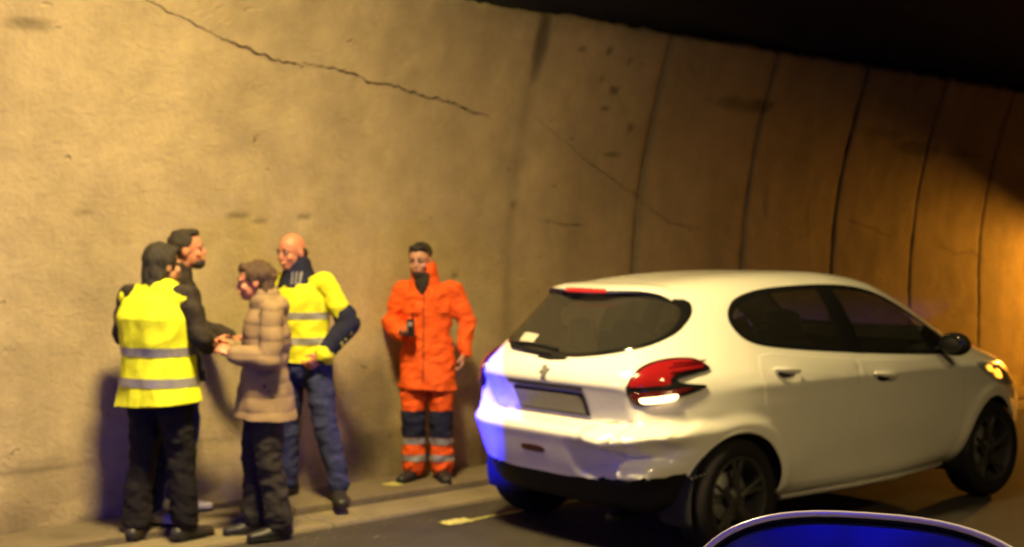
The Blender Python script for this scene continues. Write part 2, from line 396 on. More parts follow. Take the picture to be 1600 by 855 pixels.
# the long crack, the hairlines and the short cracks: jagged, tapered grooves
def crack(pts, w, name='crack', seed=0):
    rr = random.Random(seed); P = []
    for (s0, z0), (s1, z1) in zip(pts[:-1], pts[1:]):
        n = max(2, int(math.hypot(s1-s0, z1-z0)/.025))
        for k in range(n):
            t = k/n; P.append((s0+(s1-s0)*t+rr.uniform(-.006,.006), z0+(z1-z0)*t+rr.uniform(-.009,.009)))
    P.append(pts[-1]); V = []; F = []; N = len(P)
    for i, (s, z) in enumerate(P):
        t = i/(N-1); ww = .55*w*(min(1, t*6, (1-t)*6)*.8+.2)*rr.uniform(.2, 1.7)
        dx = P[min(i+1,N-1)][0]-P[max(i-1,0)][0]; dz = P[min(i+1,N-1)][1]-P[max(i-1,0)][1]; L = math.hypot(dx, dz) or 1
        rel = float((fbm(np.array([s*1.1]), np.array([z*1.1]))-.5)[0]*.03 + (fbm(np.array([s*6.]), np.array([z*6.]))-.5)[0]*.014)
        y = -float(lean(np.array(z)))+rel-.004
        V += [(s-dz/L*ww/2, y, z+dx/L*ww/2), (s, y+.0025, z), (s+dz/L*ww/2, y, z-dx/L*ww/2)]
        if i: b = 3*i; F += [(b-3, b-2, b+1, b), (b-2, b-1, b+2, b+1)]
    return make(name, V, F, M['crack'], wall)
crack([(2.6,3.12),(3.169,2.976),(3.299,2.93),(3.413,2.901),(3.629,2.825)], .009, seed=1)
crack([(3.629,2.825),(3.848,2.775),(4.076,2.725),(4.236,2.713)], .017, seed=2)
crack([(4.22,2.735),(4.35,2.727),(4.543,2.709),(4.724,2.661),(4.955,2.648),(5.173,2.607),(5.394,2.589),(5.573,2.542),(5.68,2.53)], .017, seed=3)
crack([(5.5,2.565),(5.6,2.53),(5.78,2.515)], .008, seed=4)
crack([(6.164,2.547),(6.519,2.384),(6.9,2.2),(7.312,2.03)], .006, seed=5)
crack([(7.312,2.06),(7.43,1.98)], .012, seed=15); crack([(7.44,1.97),(7.838,1.785),(8.2,1.76)], .005, seed=6)
crack([(9.023,2.133),(9.04,2.0),(9.064,1.855)], .012, seed=7); crack([(9.65,2.037),(9.66,1.9),(9.687,1.69)], .006, seed=8)
crack([(10.3,1.85),(10.7,1.78),(11.0,1.7)], .008, seed=9); crack([(11.9,1.62),(12.3,1.52),(12.6,1.55),(12.9,1.44)], .01, seed=10)
crack([(6.4,1.80),(6.62,1.76),(6.85,1.77)], .006, seed=12); crack([(6.85,2.845),(7.0,2.74),(7.1,2.60)], .008, seed=13)

# ground sheets: road, gutter, low pavement with kerb
def sheet(name, s0, s1, n0, n1, z, m, ds=.5, dn=.25, rough=.0):
    ss = np.linspace(s0, s1, max(2, int((s1-s0)/ds))); nn = np.linspace(n0, n1, max(2, int((n1-n0)/dn)))
    S, N = np.meshgrid(ss, nn); Z = z + rough*(fbm(S*.9, N*.9)-.5); V = np.stack([S, -N, Z], -1).reshape(-1,3); a = len(ss)
    F = [(j*a+i, (j+1)*a+i, (j+1)*a+i+1, j*a+i+1) for j in range(len(nn)-1) for i in range(a-1)]
    return in_tunnel(structure(make(name, V, F, m)))
sheet('road', -120, 160, -8, 60, -.012, M['asphalt'], 2., 1.)
# pavement slabs: a low ledge along the wall, kerb edge rounded, broken into lengths
ped = structure(in_tunnel(bpy.data.objects.new('pavement', None))); COL.objects.link(ped)
rr = random.Random(3); s = -12.0
while s < 30:
    L = rr.uniform(1.85, 2.15); z = .048+rr.uniform(-.004, .004)
    mb = MB(); mb.box((s+.005, -.50, -.05), (s+L-.005, -.035, z), .012)
    mb.build('pavement_slab', M['pave'], ped, smooth=False); s += L
gut = structure(in_tunnel(bpy.data.objects.new('gutter', None))); COL.objects.link(gut)
s = -12.3
while s < 30:
    L = rr.uniform(2.4, 3.1); V = []; F = []
    prof = [(-.515, -.03), (-.520, .004), (-.60, -.004), (-.75, .002), (-.862, .006), (-.868, -.02)]
    for y, z in prof: V += [(s+.004, y, z), (s+L-.004, y, z)]
    for k in range(len(prof)-1): F.append((2*k, 2*k+1, 2*k+3, 2*k+2))
    make('gutter_channel', V, F, M['gutter'], gut, smooth=False, recalc=True); s += L
# dark grit and wet dirt in the seam between wall and pavement, pale dust drifts
def paintmark(name, pts, z, label, m):
    V = [(s, -n, z) for s, n in pts]; n = len(pts)
    o = make(name, V, [tuple(range(n))], m, None, False, True); in_tunnel(o)
    return o
def ragged(s0, s1, n0, n1, seed, amp=.012, k=14):
    rr = random.Random(seed); out = []
    for i in range(k): out.append((s0+(s1-s0)*i/k, n0+rr.uniform(-amp, amp)))
    for i in range(4): out.append((s1+rr.uniform(-amp, amp), n0+(n1-n0)*i/4))
    for i in range(k): out.append((s1-(s1-s0)*i/k, n1+rr.uniform(-amp, amp)))
    for i in range(4): out.append((s0+rr.uniform(-amp, amp), n1-(n1-n0)*i/4))
    return out
for nm, a, z, lab in (('road_marking', (4.60, 5.9, 1.225, 1.255), -.006, ''), ('road_marking', (4.54, 4.72, 1.18, 1.29), -.002, ''), ('paint_patch', (4.82, 4.92, .22, .34), .0545, '')):
    structure(paintmark(nm, ragged(*a, seed=int(a[0]*100)), z, lab, M['yellow_paint']))
# loose grit along the gutter and road edge
rr = random.Random(21); V = []; F = []
for k in range(2600):
    s = rr.uniform(.5, 14); n = .52+abs(rr.gauss(0, .35)) if rr.random() < .75 else rr.uniform(.05, .48)
    z = .050 if n < .5 else (.004 if n < .86 else -.010); r = rr.uniform(.002, .007)*(1.6 if rr.random() < .05 else 1); b = len(V); a = rr.uniform(0, 6)
    V += [(s+r*math.cos(a+t), -n+r*.8*math.sin(a+t), z) for t in (0, 1.7, 3.1, 4.6)]+[(s+r*.2, -n, z+r*rr.uniform(.6, 1.1))]
    F += [(b, b+1, b+4), (b+1, b+2, b+4), (b+2, b+3, b+4), (b+3, b, b+4)]
o = in_tunnel(make('grit', V, F, M['gutter'], None, False)); o['kind'] = 'stuff'; o['label'] = 'loose grit and small stones along the gutter'; o['category'] = 'grit'
# ceiling vault, far wall
prof = [(.34, 3.235), (.33, 3.45), (.8, 4.1), (1.8, 4.75), (3.2, 5.15), (5.2, 5.35), (7.5, 5.3), (9.6, 4.8), (10.8, 4.0), (11.3, 3.2)]
V = []; F = []; SS = np.linspace(-25, 60, 60)
for n, z in prof: V += [(s, -n, z) for s in SS]
k = len(SS)
for j in range(len(prof)-1):
    for i in range(k-1): F.append((j*k+i, (j+1)*k+i, (j+1)*k+i+1, j*k+i+1))
structure(in_tunnel(make('ceiling', V, F, M['ceiling'])))
far = thing('tunnel_wall', 'concrete tunnel wall on the far side of the road, behind the camera', 'wall', ORG, TH)
V = []; F = []; P2 = [(11.75, 0), (11.7, 1.2), (11.55, 2.4), (11.3, 3.2)]
for n, z in P2: V += [(s, -n, z) for s in SS]
for j in range(3):
    for i in range(k-1): F.append((j*k+i, (j+1)*k+i, (j+1)*k+i+1, j*k+i+1))
o = make('wall_face', V, F, M['pave'], far)

# tunnel luminaires: sodium lamps in boxes under the vault
def ceil_z(n): return float(np.interp(n, [p[0] for p in prof[2:]], [p[1] for p in prof[2:]]))
lab = ['sodium tunnel lamp under the vault above the standing people', 'sodium tunnel lamp under the vault behind the blue beacon', 'sodium tunnel lamp under the vault above the near lane']
for i, (s, n, z, w) in enumerate(LAMPS):
    t = thing('tunnel_lamp', lab[i], 'lamp', T(s, n, z), TH, 'sodium lamps under the tunnel vault')
    mb = MB(); mb.box((-.42,-.27,.03), (.42,.27,.17), .02)
    for a, b in (((-.42,-.27,-.08),(.42,-.25,.03)), ((-.42,.25,-.12),(.42,.27,.03)), ((-.42,-.25,-.08),(-.40,.25,.03)), ((.40,-.25,-.20),(.42,.25,.03))): mb.box(a, b)
    mb.build('housing', M['metal'], t, smooth=False)
    MB().box((-.38,-.23,.012), (.38,.23,.028), .004).build('lens', M['lamp_lens'], t, smooth=False)
    for x in (-.3, .3): MB().tube([(x,0,.15), (x,0,ceil_z(n)-z+.03)], .015, 8).build('bracket', M['metal'], t)
    l = bpy.data.lights.new('lamp_light', 'AREA'); l.shape = 'RECTANGLE'; l.size = .72; l.size_y = .42; l.energy = w; l.color = SODIUM
    lo = bpy.data.objects.new('lamp_light', l); COL.objects.link(lo); lo.parent = t; lo.location = (0,0,.005)

# ================================================================== THE CAR
# ---- body surface as one function: side silhouette x width profile, rounded into each other
CX, CZ = 1.25, 0.75
SIL = [(1.25,.185),(.3,.19),(-.20,.20),(-.44,.25),(-.53,.33),(-.595,.45),(-.645,.57),(-.668,.64),(-.640,.70),(-.625,.80),(-.625,.90),(-.60,.975),(-.545,1.035),
       (-.40,1.20),(-.255,1.342),(-.16,1.388),(.04,1.42),(.42,1.452),(.85,1.465),(1.25,1.460),(1.6,1.415),(1.95,1.295),(2.25,1.145),(2.45,1.05),
       (2.80,.965),(3.13,.875),(3.35,.75),(3.45,.58),(3.455,.44),(3.36,.29),(3.0,.21),(2.3,.19)]
def catmull(pts, n=24, closed=True):
    P=np.array(pts,float); N=len(P); out=[]
    for i in range(N if closed else N-1):
        if closed: a,b,c,d=P[(i-1)%N],P[i],P[(i+1)%N],P[(i+2)%N]
        else: a,b,c,d=P[max(i-1,0)],P[i],P[i+1],P[min(i+2,N-1)]
        t=np.linspace(0,1,n,endpoint=False)[:,None]
        out.append(.5*((2*b)+(c-a)*t+(2*a-5*b+4*c-d)*t**2+(3*b-a-3*c+d)*t**3))
    if not closed: out.append(P[-1:])
    return np.concatenate(out)
_S=catmull(SIL); _th=np.arctan2(_S[:,1]-CZ,_S[:,0]-CX); _r=np.hypot(_S[:,0]-CX,_S[:,1]-CZ)
_o=np.argsort(_th); _th=_th[_o]; _r=_r[_o]
_thp=np.concatenate([_th-2*np.pi,_th,_th+2*np.pi]); _rp=np.tile(_r,3)
def sil_r(th): return np.interp(th,_thp,_rp)
WZ=np.array([0,.18,.23,.32,.45,.62,.78,.88,.95,1.0,1.1,1.2,1.3,1.4,1.5,1.7])
WY=np.array([.70,.76,.80,.832,.853,.866,.868,.862,.845,.822,.775,.728,.678,.625,.57,.45])
_zz=np.linspace(0,1.7,400); _ww=np.interp(_zz,WZ,WY)
for _ in range(6): _ww[1:-1]=(_ww[:-2]+2*_ww[1:-1]+_ww[2:])/4
PT=np.array([-180,-150,-100,-60,-25,0,25,60,90,120,150,165,180.])
PV=np.array([5,6,9,9,5,3.6,5,6.5,6.5,6,5,4.8,5.])
def smooth(e0,e1,x):
    t=np.clip((x-e0)/(e1-e0),0,1); return t*t*(3-2*t)
def halfw(x,z):
    w=np.interp(z,_zz,_ww)
    tap=1-.055*smooth(2.5,3.3,x)-.035*smooth(.2,-.65,x)
    cab=1-.05*smooth(.9,1.3,z)*smooth(.5,-.5,x)-.03*smooth(.95,1.2,z)*smooth(1.2,2.2,x)
    fl=0
    for cx in (0.,2.538):
        r=np.hypot(x-cx,z-.31); fl=fl+.014*np.exp(-((r-.385)/.045)**2)*smooth(.15,.3,z)
    crease=.006*np.exp(-((z-(.90-.03*(x/2)))/.03)**2)*smooth(-.2,.3,x)
    scoop=-.012*np.exp(-((z-.40-.02*x)/.09)**2)*smooth(.35,.7,x)*smooth(2.15,1.8,x)
    return w*tap*cab+fl+crease+scoop
def G(x,y,z,warp=None):
    if warp is not None: x=x-warp(x,y,z)
    dx,dz=x-CX,z-CZ; th=np.arctan2(dz,dx); t=np.hypot(dx,dz)/sil_r(th)
    p=np.interp(np.degrees(th),PT,PV)
    return np.clip(np.abs(y)/halfw(x,z),0,5)**p+np.clip(t,0,5)**p-1
def cast(o,d,t0,t1,warp=None,it=36):
    """o inside at t0, outside at t1 ; arrays (N,3)"""
    lo=np.full(len(o),t0,float); hi=np.full(len(o),t1,float)
    for _ in range(it):
        m=(lo+hi)/2; q=o+d*m[:,None]; ins=G(q[:,0],q[:,1],q[:,2],warp)<0
        lo=np.where(ins,m,lo); hi=np.where(ins,hi,m)
    return o+d*((lo+hi)/2)[:,None]
def side(x,z,s=-1,warp=None):
    x=np.asarray(x,float); z=np.asarray(z,float)
    o=np.stack([x,np.zeros_like(x),z],1); d=np.tile([0,s*1.,0],(len(x),1)); return cast(o,d,0,1.2,warp)
def rear(y,z,warp=None):
    y=np.asarray(y,float); z=np.asarray(z,float)
    o=np.stack([np.full_like(y,.45),y,z],1); d=np.tile([-1.,0,0],(len(y),1)); return cast(o,d,0,1.6,warp)
def sst(a, b, x): return smooth(a, b, x)
_dn = lambda y, z: fbm(y*9+5, z*9+2, 4)-.47
def warp(x, y, z):
    """shift towards the front (+) of the tail surface: plate recess, bumper shelf, crash dents"""
    rear_m = sst(-.05, -.30, x)*sst(.37, .45, np.hypot(x, z-.31))
    rec = .105*np.clip((.90-z)/.18, 0, 1)**.8*sst(.64, .50, np.abs(y))*sst(.672, .712, z)
    shelf = -.010*np.exp(-((z-.650)/.024)**2)*sst(.86, .7, np.abs(y))
    dm = sst(-.18, -.40, y)*sst(.40, .47, z)*sst(.74, .66, z)
    rn = np.abs(fbm(y*5+3, z*6+1, 3)-.44)
    crum = dm*(.150*sst(-.50, -.46, y)*sst(-.12, -.30, y)*sst(.600+.10*(fbm(y*14, y*0+2.5, 3)-.45), .575+.10*(fbm(y*14, y*0+2.5, 3)-.45), z)*sst(.40, .46, z)      # scoop under the torn shelf
               + .105*np.exp(-np.abs(y+.525+.25*(z-.55))/.032) - .055*sst(-.53, -.57, y)           # sharp fold, outer piece pushed out
               + .060*np.exp(-np.abs(z-.56-.14*(y+.6))/.022)*sst(-.55, -.58, y) - .42*rn*sst(-.20, -.40, y)+.02)
    sag = .012*sst(.46, .42, z)*sst(-.1, -.5, y)
    return rear_m*(rec+shelf+crum+sag)
def warp_y(x, y, z):
    m = sst(.40, .50, np.hypot(x, z-.31))*sst(-.08, -.20, x)*sst(-.3, -.6, y)*sst(.42, .48, z)*sst(.76, .66, z)
    return m*(.022*np.exp(-((z-.60)/.06)**2)+.10*(.06-np.abs(fbm(x*6+3, z*6+8, 2)-.40)))
def wp(P):
    P = np.array(P, float); x, y, z = P[:,0].copy(), P[:,1].copy(), P[:,2].copy()
    P[:,0] += warp(x, y, z); P[:,1] += warp_y(x, y, z); return P
def side_p(x, z, s=-1): return wp(side(x, z, s))
def rear_p(y, z): return wp(rear(y, z))
def front_p(y, z):
    y = np.asarray(y, float); z = np.asarray(z, float)
    o = np.stack([np.full_like(y, 1.2), y, z], 1); d = np.tile([1., 0, 0], (len(y), 1)); return cast(o, d, 0, 2.4)
CE = np.array([.64, .77]); CDv = np.array([-.77, .64])          # corner view: across, outwards (left side; mirrored for the right)
def corner_p(a, z, s):
    a = np.asarray(a, float); z = np.asarray(z, float)
    o = np.stack([a*CE[0]+.15, s*(a*CE[1]+.12), z], 1); d = np.tile([CDv[0], s*CDv[1], 0], (len(a), 1))
    return wp(cast(o, d, -.4, 1.4))
def corner_a(x, y): return (np.asarray(x)-.15)*CE[0] + (np.abs(np.asarray(y))-.12)*CE[1]
def normals(P):
    e = 1e-3; g = np.stack([G(P[:,0]+e*a, P[:,1]+e*b, P[:,2]+e*c) for a, b, c in ((1,0,0),(0,1,0),(0,0,1))], 1) - G(P[:,0], P[:,1], P[:,2])[:,None]
    return g/(np.linalg.norm(g, axis=1, keepdims=True)+1e-12)
def resample(pts, n, closed=True):
    P = np.array(pts, float)
    if closed: P = np.vstack([P, P[:1]])
    L = np.concatenate([[0], np.cumsum(np.linalg.norm(np.diff(P, axis=0), axis=1))])
    t = np.linspace(0, L[-1], n, endpoint=not closed)
    return np.stack([np.interp(t, L, P[:,k]) for k in range(P.shape[1])], 1)
def inset(P, d):
    """move a closed 2-D outline inwards"""
    a = np.roll(P, 1, 0); b = np.roll(P, -1, 0); t = b-a; t /= np.linalg.norm(t, axis=1, keepdims=True)+1e-9
    n = np.stack([-t[:,1], t[:,0]], 1)
    area = .5*np.sum(P[:,0]*b[:,1]-b[:,0]*P[:,1])
    Q = P + n*d*(1 if area > 0 else -1)
    for _ in range(2): Q = (np.roll(Q,1,0)+2*Q+np.roll(Q,-1,0))/4
    return Q
def fill_patch(name, outline, surf, m, parent, off=.003, edge=0.0, dome=0., rings=(1, .985, .93, .8, .6, .4, .2), center=None, flip=False):
    P = np.array(outline, float); c = P.mean(0) if center is None else np.array(center); n = len(P)
    pts = np.concatenate([c+(P-c)*r for r in rings]+[c[None]]); q = surf(pts[:,0], pts[:,1]); nn = normals(q)
    o = np.concatenate([np.full(n, off+dome*(1-r*r)-(edge if i == 0 else 0)) for i, r in enumerate(rings)]+[[off+dome]])
    q = q+nn*o[:,None]; F = []
    for i in range(len(rings)-1):
        for k in range(n): F.append((i*n+k, i*n+(k+1)%n, (i+1)*n+(k+1)%n, (i+1)*n+k))
    L = (len(rings)-1)*n
    for k in range(n): F.append((L+k, L+(k+1)%n, len(q)-1))
    ob = make(name, q, F, m, parent, True, False)
    v = ob.data.polygons[0]; 
    if np.dot(np.array(v.normal[:]), nn[0]) < 0: ob.data.flip_normals()
    return ob
def band_patch(name, outer, inner, surf, m, parent, off=.004, closed=True, div=3, edge=.003):
    A = np.array(outer, float); B = np.array(inner, float); n = len(A)
    pts = np.concatenate([A+(B-A)*t for t in np.linspace(0, 1, div+1)]); q = surf(pts[:,0], pts[:,1]); nn = normals(q)
    o = np.full((div+1, n), off); o[0] -= edge; o[-1] -= edge; q = q+nn*o.ravel()[:,None]; F = []
    for i in range(div):
        for k in range(n if closed else n-1): F.append((i*n+k, i*n+(k+1)%n, (i+1)*n+(k+1)%n, (i+1)*n+k))
    ob = make(name, q, F, m, parent, True, False)
    if np.dot(np.array(ob.data.polygons[0].normal[:]), nn[0]) < 0: ob.data.flip_normals()
    return ob
def inside(px, py, poly):
    r = np.zeros(len(px), bool); n = len(poly); j = n-1
    for i in range(n):
        xi, yi = poly[i]; xj, yj = poly[j]
        c = ((yi > py) != (yj > py)) & (px < (xj-xi)*(py-yi)/((yj-yi) if yj != yi else 1e-12)+xi); r ^= c; j = i
    return r

CAR_LOC, CAR_RZ = (.637, 7.206, -.012), .708
car = thing('hatchback_car', 'white five-door hatchback with a crumpled rear bumper stopped beside the tunnel wall', 'car', CAR_LOC, CAR_RZ)

# outlines
DLO = catmull([(.105,1.215),(.135,1.14),(.22,1.095),(.40,1.066),(.72,1.035),(1.1,1.005),(1.5,.978),(1.85,.958),(2.10,.962),(2.17,.985),(2.08,1.06),(1.9,1.165),(1.68,1.275),(1.46,1.355),(1.2,1.388),(.85,1.392),(.50,1.375),(.27,1.335),(.15,1.28)], 8)
DLO = resample(DLO, 150)
DLO_IN = inset(DLO, .028)
PANE_R = resample(catmull([(.15,1.215),(.18,1.155),(.27,1.118),(.45,1.09),(.75,1.062),(.925,1.046),(.935,1.10),(.945,1.22),(.952,1.345),(.90,1.362),(.70,1.362),(.50,1.348),(.30,1.31),(.19,1.265)], 6), 80)
PANE_F = resample(catmull([(1.10,1.033),(1.4,1.008),(1.72,.985),(1.80,.99),(1.81,1.03),(1.79,1.10),(1.74,1.18),(1.66,1.25),(1.5,1.318),(1.3,1.352),(1.10,1.362),(1.075,1.34),(1.075,1.2),(1.08,1.08)], 6), 80)
RWIN = resample(catmull([(0,1.025),(-.2,1.032),(-.4,1.06),(-.53,1.095),(-.585,1.15),(-.585,1.22),(-.56,1.285),(-.505,1.333),(-.36,1.362),(0,1.372),
                         (.36,1.362),(.505,1.333),(.56,1.285),(.585,1.22),(.585,1.15),(.53,1.095),(.4,1.06),(.2,1.032)], 8), 120)
WIND = resample([(-.60,1.06),(-.3,1.045),(0,1.04),(.3,1.045),(.60,1.06),(.57,1.2),(.50,1.34),(.3,1.385),(0,1.395),(-.3,1.385),(-.50,1.34),(-.57,1.2)], 100)
AR = .352
def lower_edge(x, y): return .405 + (.012+.09*(fbm(y*11+2, y*0+.7, 3)-.42))*smooth(-.12, -.32, y)*smooth(-.1, -.3, x)+.06*sst(-.3, -.9, y*np.where(x < .2, 1, 0))*0 + .03*sst(.25, .65, np.abs(y)) + .03*sst(-.5, -.2, x)

# ---- mesh of the shell
NT, NR = 460, 104
th = np.linspace(-np.pi, np.pi, NT, endpoint=False)
# spread the directions evenly along the outline
xs = CX+sil_r(th)*np.cos(th); zs_ = CZ+sil_r(th)*np.sin(th)
L = np.concatenate([[0], np.cumsum(np.hypot(np.diff(xs, append=xs[0]), np.diff(zs_, append=zs_[0])))])
th = np.interp(np.linspace(0, L[-1], NT, endpoint=False), L, np.append(th, np.pi))
pts = []
fi = np.linspace(0, 1, 500)
for t in th:
    r = sil_r(t); p = np.interp(np.degrees(t), PT, PV)
    tt = np.concatenate([np.linspace(0, .8, 150, endpoint=False), 1-.2*(1-np.linspace(0, 1, 350))**3])
    x = CX+tt*r*np.cos(t); z = CZ+tt*r*np.sin(t)
    y = halfw(x, z)*np.maximum(0, 1-tt**p)**(1/p)
    s = np.concatenate([[0], np.cumsum(np.sqrt(np.diff(x)**2+np.diff(y)**2+np.diff(z)**2))])
    q = np.linspace(0, s[-1], NR)
    pts.append(np.stack([np.interp(q, s, x), np.interp(q, s, y), np.interp(q, s, z)], 1))
pts = np.array(pts)                                   # NT, NR, 3  (left half, y >= 0)
def half(s):
    P = pts.copy(); P[:,:,1] *= s; return P.reshape(-1, 3)
VB = np.concatenate([half(1), half(-1)])
# snap vertices on to the wheel-arch circles and the lower bumper line
for cx in (0., 2.538):
    d = np.hypot(VB[:,0]-cx, VB[:,2]-.31); m = (np.abs(d-AR) < .012) & (np.abs(VB[:,1]) > .5)
    k = AR/d; VB[m,0] = cx+(VB[m,0]-cx)*k[m]; VB[m,2] = .31+(VB[m,2]-.31)*k[m]
le = lower_edge(VB[:,0], VB[:,1]); m = (np.abs(VB[:,2]-le) < .008) & (VB[:,0] < -.1); VB[m,2] = le[m]
VB = wp(VB)
FB = []
for h in range(2):
    b = h*NT*NR
    for i in range(NT):
        i2 = (i+1) % NT
        for k in range(NR-1):
            f = (b+i*NR+k, b+i*NR+k+1, b+i2*NR+k+1, b+i2*NR+k); FB.append(f if h == 0 else f[::-1])
FB = np.array(FB); FC = VB[FB].mean(1)
dead = np.zeros(len(FB), bool)
for cx in (0., 2.538): dead |= (np.hypot(FC[:,0]-cx, FC[:,2]-.31) < AR-.003) & (np.abs(FC[:,1]) > .45)
dl_in = inset(DLO, .012); rw_in = inset(RWIN, .014); ws_in = inset(WIND, .02)
dead |= inside(FC[:,0], FC[:,2], dl_in) & (np.abs(FC[:,1]) > .4)
dead |= inside(FC[:,1], FC[:,2], rw_in) & (FC[:,0] < .3)
dead |= inside(FC[:,1], FC[:,2], ws_in) & (FC[:,0] > 1.4) & (FC[:,2] > 1.03)
le = lower_edge(FC[:,0], FC[:,1])
low = ((FC[:,2] < le) & (FC[:,0] < -.1)) | (FC[:,2] < .205)
def sub(mask, name, m, parent=car):
    f = FB[mask & ~dead]; u, inv = np.unique(f, return_inverse=True); inv = inv.reshape(f.shape)
    # weld the two halves on the centre plane
    o = make(name, VB[u], inv, m, parent, True, False)
    bm = bmesh.new(); bm.from_mesh(o.data); bmesh.ops.remove_doubles(bm, verts=bm.verts, dist=.0008)
    bmesh.ops.recalc_face_normals(bm, faces=bm.faces)
    if sum((f.normal.dot(f.calc_center_median()-Vector((1.25, 0, .7))) for f in bm.faces)) < 0:
        bmesh.ops.reverse_faces(bm, faces=bm.faces)
    bm.to_mesh(o.data); bm.free(); o.data.polygons.foreach_set('use_smooth', [True]*len(o.data.polygons)); o.data.update(); return o
body = sub(~low, 'body', M['paint']); body['label'] = 'white painted car body with crumpled right rear corner'
sub(low, 'lower_bumper', M['black_plastic'])

# ---- glazing
sidef = {-1: lambda x, z: side_p(x, z, -1), 1: lambda x, z: side_p(x, z, 1)}
for s in (-1, 1):
    fr = band_patch('window_frame', DLO, DLO_IN, sidef[s], M['gloss_black'], car, .004)
    zt = np.linspace(0, 1, 14)
    A = np.stack([.915+.035*zt, 1.03+.35*zt], 1); B = np.stack([1.105-.01*zt, 1.005+.375*zt], 1)
    band_patch('door_pillar', A, B, sidef[s], M['gloss_black'], car, .0045, False, 5)
    A = np.stack([1.79-.0*zt, .985+.10*zt], 1); B = np.stack([2.13-.22*zt, .98+.15*zt], 1)
    band_patch('mirror_sail', A, B, sidef[s], M['gloss_black'], car, .0045, False, 6)
    fill_patch('side_window', inset(PANE_R, -.018), sidef[s], M['glass'], car, .001)
    fill_patch('side_window', inset(PANE_F, -.018), sidef[s], M['glass'], car, .001)
rwf = band_patch('rear_window_surround', RWIN, inset(RWIN, .024), rear_p, M['gloss_black'], car, .004)
fill_patch('rear_window', inset(RWIN, .008), rear_p, M['rear_glass'], car, .001)
band_patch('windscreen_surround', WIND, inset(WIND, .045), front_p, M['gloss_black'], car, .004)
fill_patch('windscreen', inset(WIND, .012), front_p, M['glass'], car, .001)
fill_patch('sticker', resample([(.34,1.085),(.21,1.078),(.205,1.128),(.335,1.132)], 16), rear_p, M['sticker'], car, .003, rings=(1, .5))

# ---- doors: proud skins with rolled edges, handles
def arch_notch(cx, r, a0, a1, n=12):
    return [(cx+r*math.cos(R(a)), .31+r*math.sin(R(a))) for a in np.linspace(a0, a1, n)]
DOOR_R = resample([(.30,1.052),(.6,1.02),(.985,.985),(1.005,.7),(1.01,.45),(1.0,.285),(.55,.272)]+arch_notch(0, .435, 5, 62)+[(.17,.80),(.16,.95),(.20,1.04)], 140)
DOOR_F = resample([(1.025,.98),(1.4,.955),(1.8,.935),(2.09,.935),(2.13,.80),(2.12,.60),(2.09,.42),(2.02,.31),(1.85,.285),(1.3,.285),(1.02,.285),(1.03,.45),(1.022,.7)], 140)
def handle(parent, x0, x1, z0, z1, s):
    mb = MB(); n = 9; P = []
    for k in range(n):
        t = k/(n-1); x = x0+(x1-x0)*t; z = z0+(z1-z0)*t; y = side_p([x], [z], s)[0,1]
        P.append((x, y+s*(.006+.030*math.sin(math.pi*min(1, max(0, .08+.84*t)))**.6), z))
    mb.etube(P, [.011+.006*math.sin(math.pi*k/(n-1)) for k in range(n)], .009, 12, up=(0,0,1))
    mb.build('door_handle', M['paint'], parent)
    mb = MB(); xm, zm = (x0+x1)/2, (z0+z1)/2; y = side_p([xm], [zm-.012], s)[0,1]
    a = np.linspace(0, 2*np.pi, 28, endpoint=False)
    fill_patch('handle_recess', np.stack([xm+.07*np.cos(a), zm-.014+.026*np.sin(a)], 1), sidef[s], M['black_plastic'], parent, .0042, 0, -.002, rings=(1, .8, .4))
def dhole(o, poly, ax): return o
for s in (-1, 1):
    dr = fill_patch('door', DOOR_R, sidef[s], M['paint'], car, .0009, .0022, rings=(1, .992, .975, .9, .8, .7, .6, .5, .4, .3, .2, .1), center=(.66,.72))
    df = fill_patch('door', DOOR_F, sidef[s], M['paint'], car, .0009, .0022, rings=(1, .992, .975, .9, .8, .7, .6, .5, .4, .3, .2, .1), center=(1.55,.65))
    handle(dr, .265, .455, .966, .945, s); handle(df, 1.13, 1.34, .893, .865, s)
    # fuel flap / sill moulding
    zt = np.linspace(.46, 2.1, 40)
    band_patch('sill_moulding', np.stack([zt, .262+0*zt], 1), np.stack([zt, .222+0*zt], 1), sidef[s], M['paint'], car, .014, False, 4, .012)
    zt = np.linspace(.40, 2.16, 40)
    band_patch('sill_strip', np.stack([zt, .222+0*zt], 1), np.stack([zt, .196+0*zt], 1), sidef[s], M['black_plastic'], car, .006, False, 2, .003)

# ---- wheel arches and wheels
for cx in (0., 2.538):
    for s in (-1, 1):
        a = np.linspace(R(-14), R(194), 60)
        A = np.stack([cx+(AR+.012)*np.cos(a), .31+(AR+.012)*np.sin(a)], 1); B = np.stack([cx+(AR-.008)*np.cos(a), .31+(AR-.008)*np.sin(a)], 1)
        keep = (A[:,1] > .215) & ~((A[:,0] < 0) & (A[:,1] < .455))
        band_patch('arch_lip', A[keep], B[keep], sidef[s], M['paint'], car, .005, False, 3, .004)
        V = []; F = []
        for i, t in enumerate(np.linspace(R(-25), R(205), 40)):
            for yy in (.84, .60, .52): V.append((cx+(AR-.004+(.0 if yy > .55 else -.05))*math.cos(t), s*(yy if yy < .8 else .80), max(.19, .31+(AR-.004)*math.sin(t))))
            if i: b = 3*i; F += [(b-3, b-2, b+1, b), (b-2, b-1, b+2, b+1)]
        V.append((cx, s*.50, .35)); c = len(V)-1
        for i in range(1, 40): F.append((3*i-1, 3*i+2, c))
        make('wheel_arch_liner', V, F, M['liner'], car, True)
